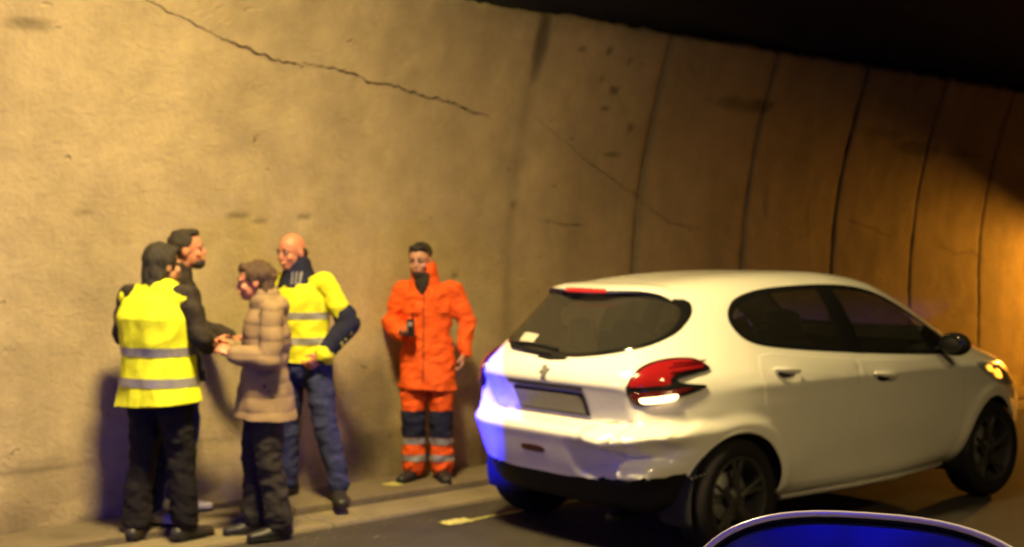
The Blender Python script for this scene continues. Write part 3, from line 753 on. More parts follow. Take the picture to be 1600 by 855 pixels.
def wheel(cx, s, steer=0.):
    w = thing('wheel', '', '', (0,0,0)); del w['label']; del w['category']
    w.parent = car; w.location = (cx, s*.738, .312); w.rotation_euler = (0, 0, steer + (0 if s < 0 else math.pi))
    mb = MB(); mb.lathe([(.205,-.080),(.225,-.093),(.262,-.101),(.290,-.092),(.303,-.075),(.309,-.045),(.309,-.035),(.301,-.033),(.301,-.027),(.309,-.025),(.310,.025),(.301,.027),(.301,.033),(.309,.035),(.309,.05),(.303,.075),(.285,.095),(.23,.09),(.205,.08),(.205,-.08)], 72)
    mb.build('tyre', M['rubber'], w)
    mb = MB(); mb.lathe([(.20,.08),(.20,-.06),(.213,-.083),(.219,-.086),(.214,-.092),(.205,-.088),(.190,-.060),(.186,.07)], 60)
    for k in range(5):
        for dd in (-.16, .16):
            a = 2*math.pi*k/5+math.pi/2; b = a+dd
            p0 = (.045*math.cos(a+dd*.8), -.062, .045*math.sin(a+dd*.8)); p1 = (.12*math.cos(a+dd*.62), -.070, .12*math.sin(a+dd*.62)); p2 = (.198*math.cos(b), -.074, .198*math.sin(b))
            mb.etube([p0, p1, p2], [.016, .014, .017], [.011, .010, .010], 8, up=(0, 1, 0) if False else None)
    rim = mb.build('rim', M['alloy'], w, auto=35)
    mb = MB(); mb.lathe([(0.0,-.080),(.028,-.079),(.032,-.074),(.055,-.066),(.060,-.05),(.06,.0),(0,.0)], 32); mb.build('hub_cap', M['alloy'], w)
    mb = MB(); mb.lathe([(0.0,-.02),(.13,-.02),(.135,-.01),(.135,.01),(0,.012)], 40); mb.build('brake_disc', M['metal'], w)
    mb = MB(); mb.lathe([(.0,.02),(.185,.02),(.185,.03),(0,.03)], 40); mb.build('brake_shield', M['liner'], w)
for cx in (0., 2.538):
    for s in (-1, 1): wheel(cx, s, R(-3) if cx > 1 else 0)

# ---- tail lights
TL3 = [(-.575,-.56,.885),(-.545,-.565,.94),(-.485,-.576,.995),(-.42,-.60,1.025),(-.353,-.634,1.04),(-.28,-.665,1.045),(-.205,-.698,1.038),(-.165,-.735,1.01),(-.150,-.752,.985),
       (-.22,-.74,.968),(-.30,-.72,.958),(-.352,-.712,.945),(-.345,-.72,.928),(-.29,-.75,.918),(-.20,-.776,.908),(-.25,-.776,.888),(-.33,-.75,.866),(-.42,-.715,.845),(-.48,-.67,.825),(-.53,-.62,.811),(-.560,-.58,.822),(-.575,-.565,.85)]
TA = np.stack([corner_a([p[0] for p in TL3], [p[1] for p in TL3]), [p[2] for p in TL3]], 1)
TL = resample(catmull(TA, 5), 110)
def tl_poly(pts3): return np.stack([corner_a([p[0] for p in pts3], [p[1] for p in pts3]), [p[2] for p in pts3]], 1)
for s in (-1, 1):
    cf = lambda a, z, s=s: corner_p(a, z, s)
    cc = (corner_a([-.44], [-.66])[0], .92)
    t = fill_patch('tail_light', TL, cf, M['gloss_black'], car, .012, .012, .006, center=cc)
    up = inset(TL, .012); 
    top = resample(catmull(tl_poly([(-.555,-.575,.905),(-.53,-.58,.945),(-.475,-.59,.985),(-.41,-.615,1.013),(-.34,-.645,1.026),(-.27,-.675,1.030),(-.205,-.705,1.022),(-.18,-.735,.998),(-.25,-.725,.978),(-.34,-.70,.962),(-.385,-.695,.94),(-.40,-.70,.914),(-.48,-.645,.906)]), 5), 90)
    fill_patch('red_lens', top, cf, M['red_lens'], t, .021, .004, .006, center=(corner_a([-.43], [-.64])[0], .955))
    for k, (z0, dz) in enumerate(((.985,.020),(.962,.024),(1.004,.014))):
        P = np.linspace(0, 1, 12); xa = -.36+.17*P; ya = -.655-.065*P-.012*k
        A = np.stack([corner_a(xa, ya), z0+dz*P+.004], 1); B = np.stack([corner_a(xa, ya), z0+dz*P-.004], 1)
        band_patch('lens_rib', A, B, cf, M['red_dark'], t, .0275, False, 2, .001)
    low_ = resample(catmull(tl_poly([(-.56,-.585,.875),(-.50,-.64,.882),(-.42,-.70,.888),(-.34,-.735,.898),(-.29,-.755,.90),(-.34,-.745,.878),(-.42,-.712,.856),(-.50,-.652,.832),(-.54,-.61,.828),(-.562,-.585,.845)]), 5), 70)
    fill_patch('dark_lens', low_, cf, M['red_dark'], t, .019, .003, .003)
    lit = resample(catmull(tl_poly([(-.528,-.620,.852),(-.46,-.672,.862),(-.39,-.722,.872),(-.375,-.73,.862),(-.40,-.72,.843),(-.46,-.68,.832),(-.515,-.632,.828)]), 5), 60)
    fill_patch('lit_lamp', lit, cf, M['lamp_lit'] if s < 0 else M['red_dark'], t, .024, .003, .002)

# ---- tail: spoiler, brake light, wiper, plate, badge, fog lamp, exhaust
V = []; F = []; ny = 41; tipz = {}
for j, y in enumerate(np.linspace(-.50, .50, ny)):
    a = abs(y)/.50; fall = a**2.4; up = lambda x: float(cast(np.array([[x, y, .8]]), np.array([[0, 0, 1.]]), 0, 1)[0,2])
    xt = -.315+.185*fall; ztip = 1.382*(1-fall)+(up(-.13)+.002)*fall; th_ = .050*(1-fall)+.006
    xr = -.05; zr = up(xr)+.002; xm = (xt+xr)/2; zm = (ztip+zr)/2+.012*(1-fall)+.003*fall
    for x, z in ((xr, zr-.012), (xr, zr), (xm, zm), (xt+.02, ztip+.004*(1-fall)), (xt, ztip-.006), (xt+.012, ztip-.4*th_), (xm, zm-th_), (xr+.02, zr-th_)): V.append((x, y, z))
    if j:
        b = 8*j
        for k in range(8): F.append((b-8+k, b-8+(k+1) % 8, b+(k+1) % 8, b+k))
F += [tuple(range(8)), tuple(8*(ny-1)+k for k in reversed(range(8)))]
sp = make('roof_spoiler', V, F, M['paint'], car, True, True, 40)
mb = MB(); P = [(-.317+.185*(abs(y)/.50)**2.4, y, 1.375-.02*(abs(y)/.50)**2.4) for y in np.linspace(-.15, .15, 13)]
mb.etube(P, .008, .013, 10, up=(1,0,0)); mb.build('brake_light', M['red_lit'], sp)
mb = MB(); pv = rear_p([0.], [1.035])[0]
mb.etube([(pv[0]-.012, -.11, 1.018), (pv[0]-.016, 0, 1.012), (pv[0]-.012, .10, 1.014)], [.016,.022,.016], [.010,.014,.010], 12, up=(0,0,1))
wp_ = mb.build('wiper', M['black_plastic'], car)
mb = MB(); P = [rear_p([y], [1.035+.02*(y/.34)])[0]+np.array([-.020, 0, .004]) for y in np.linspace(0, .36, 9)]; mb.etube([tuple(p) for p in P], .009, .011, 8); mb.build('wiper_arm', M['black_plastic'], wp_)
mb = MB(); P = [rear_p([y], [1.065+.014*math.sin(y*6)])[0]+np.array([-.012, 0, .0]) for y in np.linspace(-.02, .40, 11)]; mb.etube([tuple(p) for p in P], .006, .012, 8); mb.build('wiper_blade', M['rubber'], wp_)
def rect(y0, y1, z0, z1, n=64): return resample([(y0,z0),(y1,z0),(y1,z1),(y0,z1)], n)
pl = fill_patch('plate_holder', rect(-.272,.272,.728,.852), rear_p, M['black_plastic'], car, .014, .010, rings=(1, .99, .9, .6, .3))
fill_patch('number_plate', rect(-.256,.256,.738,.842), rear_p, M['plate'], pl, .0175, .002, rings=(1, .99, .9, .6, .3))
band_patch('plate_lamp_strip', np.stack([np.linspace(-.29,.29,30), np.full(30,.886)], 1), np.stack([np.linspace(-.29,.29,30), np.full(30,.866)], 1), rear_p, M['black_plastic'], car, .016, False, 3, .014)
# badge on the tailgate: a small upright silver beast
bx = rear_p([0.], [.945])[0,0]
B2 = [(-.030,.905),(-.012,.908),(-.008,.925),(.004,.912),(.018,.908),(.012,.925),(.016,.944),(.032,.938),(.036,.948),(.018,.960),(.026,.975),(.012,.985),(-.006,.982),(-.016,.966),(-.026,.962),(-.034,.972),(-.040,.962),(-.024,.944),(-.020,.928)]
V = []; n = len(B2)
for y, z in B2: xx = rear_p([y], [z])[0,0]; V += [(xx-.006, y, z), (xx+.004, y, z)]
F = [tuple(2*k for k in range(n))]+[(2*k, 2*((k+1) % n), 2*((k+1) % n)+1, 2*k+1) for k in range(n)]
make('badge', V, F, M['metal'], car, False, True)
a = np.linspace(0, 2*np.pi, 40, endpoint=False)
fill_patch('fog_lamp', np.stack([.07+.095*np.sign(np.cos(a))*np.abs(np.cos(a))**.6, .535+.020*np.sign(np.sin(a))*np.abs(np.sin(a))**.7], 1), rear_p, M['red_dark'], car, .004, .003)
# tailgate shut line
zt = np.linspace(-.56, .56, 60); zz = .700+.03*np.abs(zt/.56)**3
band_patch('tailgate_gap', np.stack([zt, zz], 1), np.stack([zt, zz-.007], 1), rear_p, M['liner'], car, .0015, False, 1, 0)
mb = MB(); mb.etube([(-.25,-.36,.215), (-.42,-.36,.205), (-.47,-.355,.205)], .030, .026, 16); mb.build('exhaust_pipe', M['black_plastic'], car)
# torn bumper edge: bent bracket and loose clips by the right rear wheel
mb = MB()
for k in range(4): mb.ell((-.335+.025*k, -.80-.006*k, .452+.006*k), (.010,.006,.007), 8, 6)
mb.build('torn_clip', M['chrome'], car)

# ---- front: headlights, indicator, bonnet line, grille (barely seen from behind)
def front_corner(a, z, s):
    a = np.asarray(a, float); z = np.asarray(z, float); o = np.stack([2.3+a*.55, s*(.35+a*.0+.0*a), z], 1)*1.0
    d = np.tile([.80, s*.60, 0], (len(a), 1)); o = np.stack([2.3-.60*a, s*(.2+.80*a), z], 1); return cast(o, d, -.2, 1.6)
for s in (-1, 1):
    ff = lambda a, z, s=s: front_corner(a, z, s)
    hl = resample(catmull([(-.10,.70),(.10,.69),(.28,.73),(.42,.80),(.50,.875),(.42,.875),(.25,.835),(.05,.78)], 5), 70)
    h = fill_patch('headlight', hl, ff, M['headlamp'], car, .006, .005, .004)
    for ind in ([(.26,.755),(.33,.775),(.335,.815),(.29,.815),(.255,.785)], [(.355,.805),(.40,.825),(.405,.850),(.365,.845)]):
        fill_patch('indicator', resample(catmull(ind, 5), 30), ff, M['amber_lit'], h, .014, .002, .004)
zt = np.linspace(0, 2*np.pi, 60, endpoint=False)
fill_patch('grille', np.stack([.45*np.sign(np.cos(zt))*np.abs(np.cos(zt))**.6, .42+.12*np.sign(np.sin(zt))*np.abs(np.sin(zt))**.6], 1), front_p, M['black_plastic'], car, .005)

# ---- door mirrors
for s in (-1, 1):
    mb = MB(); mb.ell((1.865, s*.945, 1.025), (.062, .105, .072), 24, 14); mb.ell((1.89, s*.935, 1.02), (.075, .085, .062), 24, 14)
    mb.etube([(1.90, s*.80, .985), (1.895, s*.86, .995), (1.88, s*.91, 1.005)], [.040,.034,.03], [.018,.016,.02], 12)
    w = blob('door_mirror', mb, M['black_plastic'], car, .008, 3)
    mb = MB(); mb.ell((1.818, s*.945, 1.027), (.006, .082, .055), 24, 12); mb.build('mirror_glass', M['gloss_black'], w)
    mb = MB(); mb.etube([(1.955, s*.93, 1.01), (1.94, s*.98, 1.015), (1.90, s*1.035, 1.02)], .008, .006, 8); mb.build('side_repeater', M['red_lit'], w)
# ---- cabin
def seat(x, y, w, nm='front_seat'):
    mb = MB(); mb.etube([(x+.05,y,.42), (x+.48,y,.45)], [w,w*.95], [.085,.085], 20, up=(0,1,0), power=3)
    mb.etube([(x+.02,y,.45), (x-.06,y,.75), (x-.15,y,1.02)], [w,w*.98,w*.78], [.08,.085,.06], 20, up=(0,1,0), power=3)
    st = blob(nm, mb, M['seat'], car, .02, 3)
    mb = MB(); mb.etube([(x-.165,y,1.10), (x-.185,y,1.20)], [.13,.115], [.05,.045], 20, up=(0,1,0), power=2.6); mb.tube([(x-.15,y-.05,1.0),(x-.17,y-.05,1.12)], .008); mb.tube([(x-.15,y+.05,1.0),(x-.17,y+.05,1.12)], .008)
    mb.build('headrest', M['seat'], st)
seat(1.15, -.36, .24); seat(1.15, .36, .24)
mb = MB(); mb.etube([(.30,-.56,.45),(.30,.56,.45)], .20, .10, 20, power=3); mb.etube([(.06,-.56,.72),(.06,.56,.72)], [.09,.09], [.26,.26], 20, up=(1,0,0), power=3)
rb = blob('rear_bench', mb, M['seat'], car, .025, 3)
for y in (-.36, 0, .36):
    mb = MB(); mb.etube([(.035,y,1.04),(.02,y,1.16)], [.12,.105], [.05,.045], 20, up=(0,1,0), power=2.6); mb.build('headrest', M['seat'], rb)
mb = MB(); mb.etube([(2.05,-.68,.90),(2.05,.68,.90)], [.20,.20], [.12,.12], 20, power=3); mb.box((.0,-.66,.22),(2.4,.66,.30)); mb.box((-.45,-.56,.30),(-.05,.56,.86)); mb.build('dashboard', M['seat'], car)
mb = MB(); prev = [(1.72+.03*math.cos(t)*.4, .36+.185*math.sin(t), .93+.17*math.cos(t)) for t in np.linspace(0, 2*math.pi, 33)]
mb.tube(prev, .015, 8); mb.tube([(1.72,.36,.93),(1.9,.36,.88)], .03); mb.tube([(1.72,.18,.93),(1.72,.54,.93)], .014); mb.build('steering_wheel', M['black_plastic'], car)

# ================================================================== PEOPLE
# local frame of a person: faces -Y, +X is the person's left, z up; built at 1.70 m and scaled
def V3(*a): return Vector(a)
def skeleton(**ov):
    J = dict(pelvis=V3(0,0,.93), waist=V3(0,.0,1.06), chest=V3(0,.01,1.26), neck=V3(0,.005,1.44), head=V3(0,-.02,1.585),
             shl=V3(.185,.01,1.395), shr=V3(-.185,.01,1.395), ell=V3(.235,.03,1.11), elr=V3(-.235,.03,1.11), wrl=V3(.235,-.04,.87), wrr=V3(-.235,-.04,.87),
             hil=V3(.09,0,.90), hir=V3(-.09,0,.90), knl=V3(.10,-.02,.49), knr=V3(-.10,-.02,.49), anl=V3(.105,.02,.085), anr=V3(-.105,.02,.085))
    for k, v in ov.items(): J[k] = Vector(v)
    return J
def lerp(a, b, t): return a+(b-a)*t
def hand(mb, wr, f, n, side, curl=35., k=1.0):
    """palm, four unequal bent fingers, thumb from the side of the palm. f: towards the fingertips, n: palm normal, side: +1/-1 thumb side"""
    f = f.normalized(); n = (n-f*n.dot(f)).normalized(); l = n.cross(f)*side
    mb.etube([wr-f*.01, wr+f*.035*k, wr+f*.085*k], [.026*k,.040*k,.044*k], [.017*k,.014*k,.012*k], 14, up=l)
    for i, (o, L) in enumerate(((.036,.066),(.012,.075),(-.012,.070),(-.036,.055))):
        p = wr+f*.080*k+l*o*k; d = f.copy(); pts = [p-f*.02]; rad = [.0085*k]
        q = Matrix.Rotation(R(curl), 3, l*-1 if (n.cross(f)).dot(l) > 0 else l)
        for j, s_ in enumerate((.42,.32,.26)):
            ang = R(curl*(.6+.3*j)); d = (d*math.cos(ang)+n*math.sin(ang)*1.0).normalized() if j == 0 else (d*math.cos(ang)+(n*f.dot(d)-f*n.dot(d))*math.sin(ang)).normalized()
            p = p+d*L*s_*k; pts.append(p); rad.append((.0080-.0006*j)*k)
        mb.tube(pts, rad, 10)
    b = wr+f*.022*k+l*.028*k
    mb.tube([b, b+(f*.55+l*.55+n*.35).normalized()*.038*k, b+(f*.55+l*.55+n*.35).normalized()*.038*k+(f*.85+l*.12+n*.45).normalized()*.032*k], [.0125*k,.0105*k,.0085*k], 10)
def foot(mb, an, yaw, k=1.0):
    r = Matrix.Rotation(yaw, 3, 'Z')
    mb.etube([an+r@V3(0,.045,-.045), an+r@V3(0,-.05,-.05), an+r@V3(0,-.13,-.06), an+r@V3(0,-.17,-.064)], [.034,.042,.044,.034], [.036,.032,.024,.019], 14, up=r@V3(1,0,0))
def folds(amp, fx, fz, seed=0):
    def d(c): return amp*(.7*mnoise.noise(Vector((c.x*fx+seed, c.y*fx, c.z*fz)))+1.5*(.22-abs(mnoise.noise(Vector((c.x*fx*1.1+c.z*4, c.y*fx*1.1+seed, c.z*fz*.8-c.x*5)))))+.4*mnoise.noise(Vector((c.x*fx*3, c.y*fx*3+seed, c.z*fz*3))))
    return d
def person(label, loc, rz, H, J, head_yaw=0., head_pitch=0., skin='skin', hands=None, feet=(0., 0.), group='people standing by the tunnel wall'):
    """one continuous body: head with face, neck, trunk, arms, hands, legs"""
    p = thing('person', label, 'person', loc, rz, group); k = H/1.70; p.scale = (k, k, k)
    mb = MB(); c = J['head']; hr = Matrix.Rotation(head_yaw, 3, 'Z') @ Matrix.Rotation(head_pitch, 3, 'X')
    h = lambda x, y, z: c+hr@V3(x, y, z)
    mb.ell(h(0,.012,.025), (.076,.094,.092), 24, 16, hr); mb.ell(h(0,-.022,-.040), (.060,.066,.072), 22, 14, hr); mb.ell(h(0,-.050,-.085), (.036,.034,.026), 16, 10, hr)
    mb.etube([h(0,-.080,.012), h(0,-.092,-.012), h(0,-.099,-.028)], [.008,.010,.013], [.012,.013,.011], 10)           # nose
    for s in (-1, 1):
        mb.ell(h(.075*s,.014,-.010), (.010,.020,.030), 12, 8, hr)                                                     # ears
        mb.ell(h(.032*s,-.078,.018), (.022,.012,.009), 12, 8, hr); mb.ell(h(.042*s,-.058,-.030), (.022,.022,.022), 12, 8, hr)
    mb.ell(h(0,-.086,-.062), (.022,.012,.010), 12, 8, hr)
    mb.etube([J['neck']-V3(0,0,.05), J['neck']+V3(0,-.002,.03), h(0,.012,-.06)], [.064,.056,.054], [.058,.056,.056], 18)
    mb.etube([J['pelvis']-V3(0,0,.05), J['pelvis']+V3(0,0,.05), J['waist'], J['chest'], lerp(J['chest'], J['neck'], .55), J['neck']], [.145,.15,.130,.150,.125,.06], [.10,.102,.09,.105,.08,.055], 24, up=(1,0,0))
    mb.tube([lerp(J['shl'], J['shr'], .06)-V3(0,0,.01), lerp(J['shl'], J['shr'], .5)+V3(0,.01,.01), lerp(J['shr'], J['shl'], .06)-V3(0,0,.01)], [.040,.055,.040], 14)
    for s in 'lr':
        sh, el, wr = J['sh'+s], J['el'+s], J['wr'+s]; hi, kn, an = J['hi'+s], J['kn'+s], J['an'+s]
        mb.tube([sh, lerp(sh, el, .45), el], [.040,.040,.034], 14); mb.tube([el, lerp(el, wr, .3), wr], [.034,.035,.025], 14)
        mb.tube([hi, lerp(hi, kn, .4), kn], [.085,.076,.055], 16); mb.tube([kn, lerp(kn, an, .35)+V3(0,.015,0), an], [.054,.054,.036], 14)
        foot(mb, an, feet[0 if s == 'l' else 1])
        spec = (hands or {}).get(s)
        f = (wr-el).normalized() if not spec else Vector(spec[0]); n = (V3(-1,0,0) if s == 'l' else V3(1,0,0)) if not spec else Vector(spec[1])
        hand(mb, wr, f, n, 1 if s == 'l' else -1, 28 if not spec else spec[2])
    blob('body', mb, M[skin], p, .0055, 1)
    for s in (-1, 1):
        MB().ell(h(.031*s,-.080,.004), (.0125,.008,.0085), 14, 10, hr).build('eye', M['eye'], p)
        MB().ell(h(.031*s,-.0865,.004), (.0055,.003,.0058), 10, 8, hr).build('iris', M['iris'], p)
    MB().ell(h(0,-.0965,-.062), (.023,.006,.006), 14, 8, hr).build('mouth', M['lip'], p)
    return p, h, hr
def eyebrows(p, h, m):
    for s in (-1, 1): MB().etube([h(.014*s,-.089,.022), h(.030*s,-.090,.027), h(.046*s,-.080,.022)], [.004,.0045,.003], [.006,.006,.004], 8).build('eyebrow', m, p)
def torso(J, hem, g, hemr=(.19,.135), w=1.0):
    """trunk of a garment: hem height, thickness g over the body"""
    pv, wa, ch, nk = J['pelvis'], J['waist'], J['chest'], J['neck']
    hemc = V3(pv.x+(pv.x-wa.x)*.3, pv.y, hem-.10)
    return [hemc, lerp(hemc, wa, .5), wa, ch, lerp(ch, nk, .5), lerp(ch, nk, .86)], [hemr[0]+g, (hemr[0]+.15)/2+g, .15*w+g, .172*w+g, .158*w+g*.7, .095+g*.4], [hemr[1]+g, (hemr[1]+.11)/2+g, .11*w+g, .122*w+g, .105*w+g*.7, .075+g*.4]
def sleeves(mb, J, g, sides='lr', upto=1.0, r=(.052,.054,.049,.047,.042)):
    for s in sides:
        sh, el, wr = J['sh'+s], J['el'+s], J['wr'+s]; ctr = J['chest']+V3(0,0,.1)
        mb.tube([lerp(sh, ctr, .25), sh], [r[0]+g+.006, r[0]+g], 16)
        mb.tube([sh, lerp(sh, el, .5), el], [r[0]+g, r[1]+g, r[2]+g], 16)
        mb.tube([el, lerp(el, wr, .4*upto), lerp(el, wr, .95*upto)], [r[2]+g, r[3]+g, r[4]+g], 16)
def trousers(J, m, p, g=.014, flare=.012, seed=0, low=.03, name='trousers', amp=.012):
    mb = MB(); pv = J['pelvis']
    mb.etube([pv-V3(0,0,.07), pv+V3(0,0,.02), lerp(pv, J['waist'], .6)], [.160+g,.165+g,.150+g], [.115+g,.118+g,.105+g], 22, up=(1,0,0))
    for s in 'lr':
        hi, kn, an = J['hi'+s], J['kn'+s], J['an'+s]; a2 = an+V3(0,0,low)
        mb.tube([hi, lerp(hi, kn, .45), kn, lerp(kn, a2, .5)+V3(0,.006,0), a2], [.092+g,.082+g,.066+g,.062+g,.052+g+flare], 18)
    return blob(name, mb, m, p, .010, 3, folds(amp, 8, 15, seed))
def shoes(J, p, m, yaw):
    for i, s in enumerate('lr'):
        an = J['an'+s]; r = Matrix.Rotation(yaw[i], 3, 'Z'); mb = MB()
        mb.etube([an+r@V3(0,.055,-.040), an+r@V3(0,-.03,-.036), an+r@V3(0,-.11,-.052), an+r@V3(0,-.175,-.058)], [.042,.046,.050,.038], [.042,.044,.032,.025], 16, up=r@V3(1,0,0), power=2.4)
        mb.tube([an+V3(0,.01,-.02), an+V3(0,.01,.035)], [.046,.046], 14)
        sh = blob('shoe', mb, m, p, .008, 2)
        z0 = an.z-.085; mb = MB(); mb.etube([an+r@V3(0,.06,-.077), an+r@V3(0,-.08,-.077), an+r@V3(0,-.19,-.077)], [.040,.048,.036], [.008,.008,.008], 16, up=r@V3(1,0,0), power=3); mb.build('sole', M['black_plastic'], sh)
def gloc(s, n, z): return T(s, n, z)
def place(xpix, depth, z=0.): return ((xpix-800)/2000*depth, depth, z)

# --- 1: yellow vest, seen from behind
H = 1.64; k = 1.70/H
J = skeleton(head=(.0,-.045,1.555), neck=(0,-.01,1.425), ell=(.285,-.03,1.15), wrl=(.20,-.24,1.08), elr=(-.275,-.03,1.15), wrr=(-.16,-.24,1.09),
             shl=(.20,.01,1.385), shr=(-.20,.01,1.385), anl=(.12,.05,.085), knl=(.11,0,.49), anr=(-.13,-.06,.085), knr=(-.115,-.05,.49))
p, h, hr = person('person with long dark hair in a yellow high-visibility vest, back turned, leftmost of the group', place(247, 6.95, .0), R(155), H, J, R(-18), 0., 'skin', {'l': ((-.4,-.9,.1),(0,0,-1),40), 'r': ((.4,-.9,.1),(0,0,-1),40)}, (R(12), R(-12)))
mb = MB(); mb.ell(h(0,.025,.028), (.090,.100,.104), 24, 16, hr); mb.ell(h(0,.062,-.050), (.082,.062,.105), 22, 14, hr); mb.ell(h(0,.080,-.125), (.075,.045,.08), 18, 12, hr); mb.ell(h(.0,-.055,.085), (.062,.03,.03), 16, 10, hr)
blob('hair', mb, M['hair'], p, .009, 3, folds(.010, 30, 9, 2)); eyebrows(p, h, M['hair'])
mb = MB(); mb.etube(*torso(J, .80, .022), 24, up=(1,0,0)); sleeves(mb, J, .012); mb.tube([J['neck']-V3(0,0,.03), J['neck']+V3(0,0,.03)], [.085,.075], 16)
blob('jacket', mb, M['dark_jacket'], p, .011, 4, folds(.009, 8, 11, 1), .80)
mb = MB(); P, rx, ry = torso(J, .775, .036, (.240,.175), 1.16); mb.etube(P, rx, ry, 32, up=(1,0,0), power=2.3); mb.tube([lerp(J['shl'], J['chest'], .10), J['neck']+V3(0,.01,-.035), lerp(J['shr'], J['chest'], .10)], [.074,.085,.074], 18)
vest = blob('vest', mb, M['hivis'], p, .010, 5, folds(.013, 7, 3.0, 5), .778)
for z in (1.075, .905): band(vest, 'reflective_band', M['band'], p, (((0,0,z-.024),(0,0,1)), ((0,0,z+.024),(0,0,-1))))
trousers(J, M['black_cloth'], p, .016, .010, 3); shoes(J, p, M['dark_shoe'], (R(12), R(-12)))

# --- 2: dark jacket, in profile, behind the vest
H = 1.64
J = skeleton(head=(.0,-.055,1.59), ell=(.25,-.07,1.12), wrl=(.13,-.29,1.05), elr=(-.255,.00,1.13), wrr=(-.20,-.23,1.05), anl=(.10,.02,.085), knl=(.10,-.02,.49), anr=(-.24,.14,.085), knr=(-.17,.05,.49), hir=(-.10,0,.90))
p, h, hr = person('dark-haired person in a dark jacket facing right, mostly hidden behind the yellow vest', place(279, 7.38, .048), R(96), H, J, R(6), R(-4), 'skin_red', {'l': ((-.1,-1,.05),(-.2,0,-1),30)}, (R(8), R(-15)))
mb = MB(); mb.ell(h(0,.030,.040), (.086,.090,.086), 24, 16, hr); mb.ell(h(0,-.030,.098), (.068,.045,.026), 18, 10, hr); mb.ell(h(0,.075,-.03), (.066,.035,.07), 18, 12, hr)
blob('hair', mb, M['hair'], p, .008, 2, folds(.008, 32, 20, 4)); eyebrows(p, h, M['hair'])
mb = MB(); mb.ell(h(0,-.052,-.085), (.052,.045,.034), 18, 10, hr); blob('beard', mb, M['hair'], p, .007, 2, folds(.004, 60, 60, 1))
mb = MB(); mb.etube(*torso(J, .80, .026), 24, up=(1,0,0)); sleeves(mb, J, .014); mb.tube([J['neck']-V3(0,0,.03), J['neck']+V3(0,0,.035)], [.088,.078], 16)
jk = blob('jacket', mb, M['dark_jacket'], p, .011, 4, folds(.012, 8, 12, 9), .80)
d = (J['ell']-J['shl']).normalized()
for t in (.40, .72):
    c = lerp(J['shl'], J['ell'], t); b = band(jk, 'reflective_band', M['band'], p, ((tuple(c-d*.014), tuple(d)), (tuple(c+d*.014), tuple(-d)), ((.14,0,0),(1,0,0))))
trousers(J, M['jeans'], p, .014, .008, 6); shoes(J, p, M['grey_shoe'], (R(8), R(-15)))

# --- 3: beige padded jacket, in profile facing left
H = 1.52
J = skeleton(head=(.0,-.07,1.575), neck=(0,-.02,1.44), ell=(.24,-.02,1.11), wrl=(.10,-.21,1.14), elr=(-.24,-.03,1.11), wrr=(-.10,-.22,1.17), anl=(.09,.06,.085), knl=(.09,0,.49), anr=(-.09,-.05,.085), knr=(-.09,-.05,.49))
p, h, hr = person('brown-haired person in a beige quilted jacket and dark trousers facing left', place(414, 7.05, .0), R(-68), H, J, R(-14), R(6), 'skin_red', {'l': ((-.3,-.8,.5),(-.5,0,-.8),50), 'r': ((.3,-.8,.5),(.5,0,-.8),50)}, (R(6), R(-6)))
mb = MB(); mb.ell(h(0,.030,.036), (.090,.098,.094), 24, 16, hr); mb.ell(h(0,.075,-.045), (.078,.050,.09), 20, 12, hr); mb.ell(h(0,-.05,.088), (.064,.035,.028), 16, 10, hr); mb.ell(h(0,.115,.03), (.045,.04,.045), 14, 10, hr)
blob('hair', mb, M['brown_hair'], p, .009, 2, folds(.012, 26, 12, 6)); eyebrows(p, h, M['brown_hair'])
quilt = lambda c: .007*abs(math.sin((c.z+.03*c.x+.008*mnoise.noise(c*9))*math.pi/.088))**.45 + .010*mnoise.noise(c*11) - .006
mb = MB(); P, rx, ry = torso(J, .745, .028, (.215,.185), 1.0); mb.etube(P, rx, ry, 32, up=(1,0,0)); sleeves(mb, J, .018)
mb.etube([J['neck']+V3(0,.02,-.06), J['neck']+V3(0,.02,.035)], [.115,.105], [.105,.095], 18, up=(1,0,0)); mb.ell(J['neck']+V3(0,.10,-.02), (.13,.075,.075), 18, 10)
blob('padded_jacket', mb, M['beige'], p, .009, 3, quilt, .745)
trousers(J, M['grey_trousers'], p, .018, .016, 8); shoes(J, p, M['dark_shoe'], (R(6), R(-6)))

# --- 4: bald man in a yellow jacket with dark collar
H = 1.63
J = skeleton(head=(-.06,-.045,1.585), neck=(-.04,0,1.44), chest=(-.025,.01,1.26), shl=(.16,.01,1.39), shr=(-.22,.01,1.39), ell=(.30,.07,1.13), wrl=(.20,-.10,.93), elr=(-.28,.0,1.12), wrr=(-.14,-.24,1.08),
             anl=(.26,.0,.085), knl=(.18,-.03,.49), anr=(-.15,.03,.085), knr=(-.12,-.01,.49))
p, h, hr = person('bald man in a yellow jacket with dark collar and cuffs standing behind the beige jacket', place(474, 7.86, .048), R(-24), H, J, R(-12), R(8), 'skin_red', {'l': ((-.6,-.5,-.6),(-.6,.3,.4),40)}, (R(38), R(-10)))
mb = MB()
for s in (-1, 1): mb.ell(h(.066*s,.035,-.005), (.016,.045,.030), 14, 10, hr)
mb.ell(h(0,.088,-.02), (.06,.016,.032), 16, 10, hr); blob('hair', mb, M['hair'], p, .007, 2, folds(.003, 50, 50, 3)); eyebrows(p, h, M['hair'])
mb = MB(); mb.etube(*torso(J, .88, .024, (.185,.13)), 24, up=(1,0,0)); sleeves(mb, J, .016)
jk = blob('jacket', mb, M['hivis2'], p, .011, 4, folds(.013, 8, 10, 12), .88)
mb = MB(); mb.etube([J['neck']+V3(0,.005,-.075), J['neck']+V3(0,0,.02), J['neck']+V3(0,-.005,.055)], [.150,.100,.090], [.115,.095,.088], 20, up=(1,0,0)); cl = blob('collar', mb, M['navy'], p, .010, 3, folds(.004, 14, 14, 2))
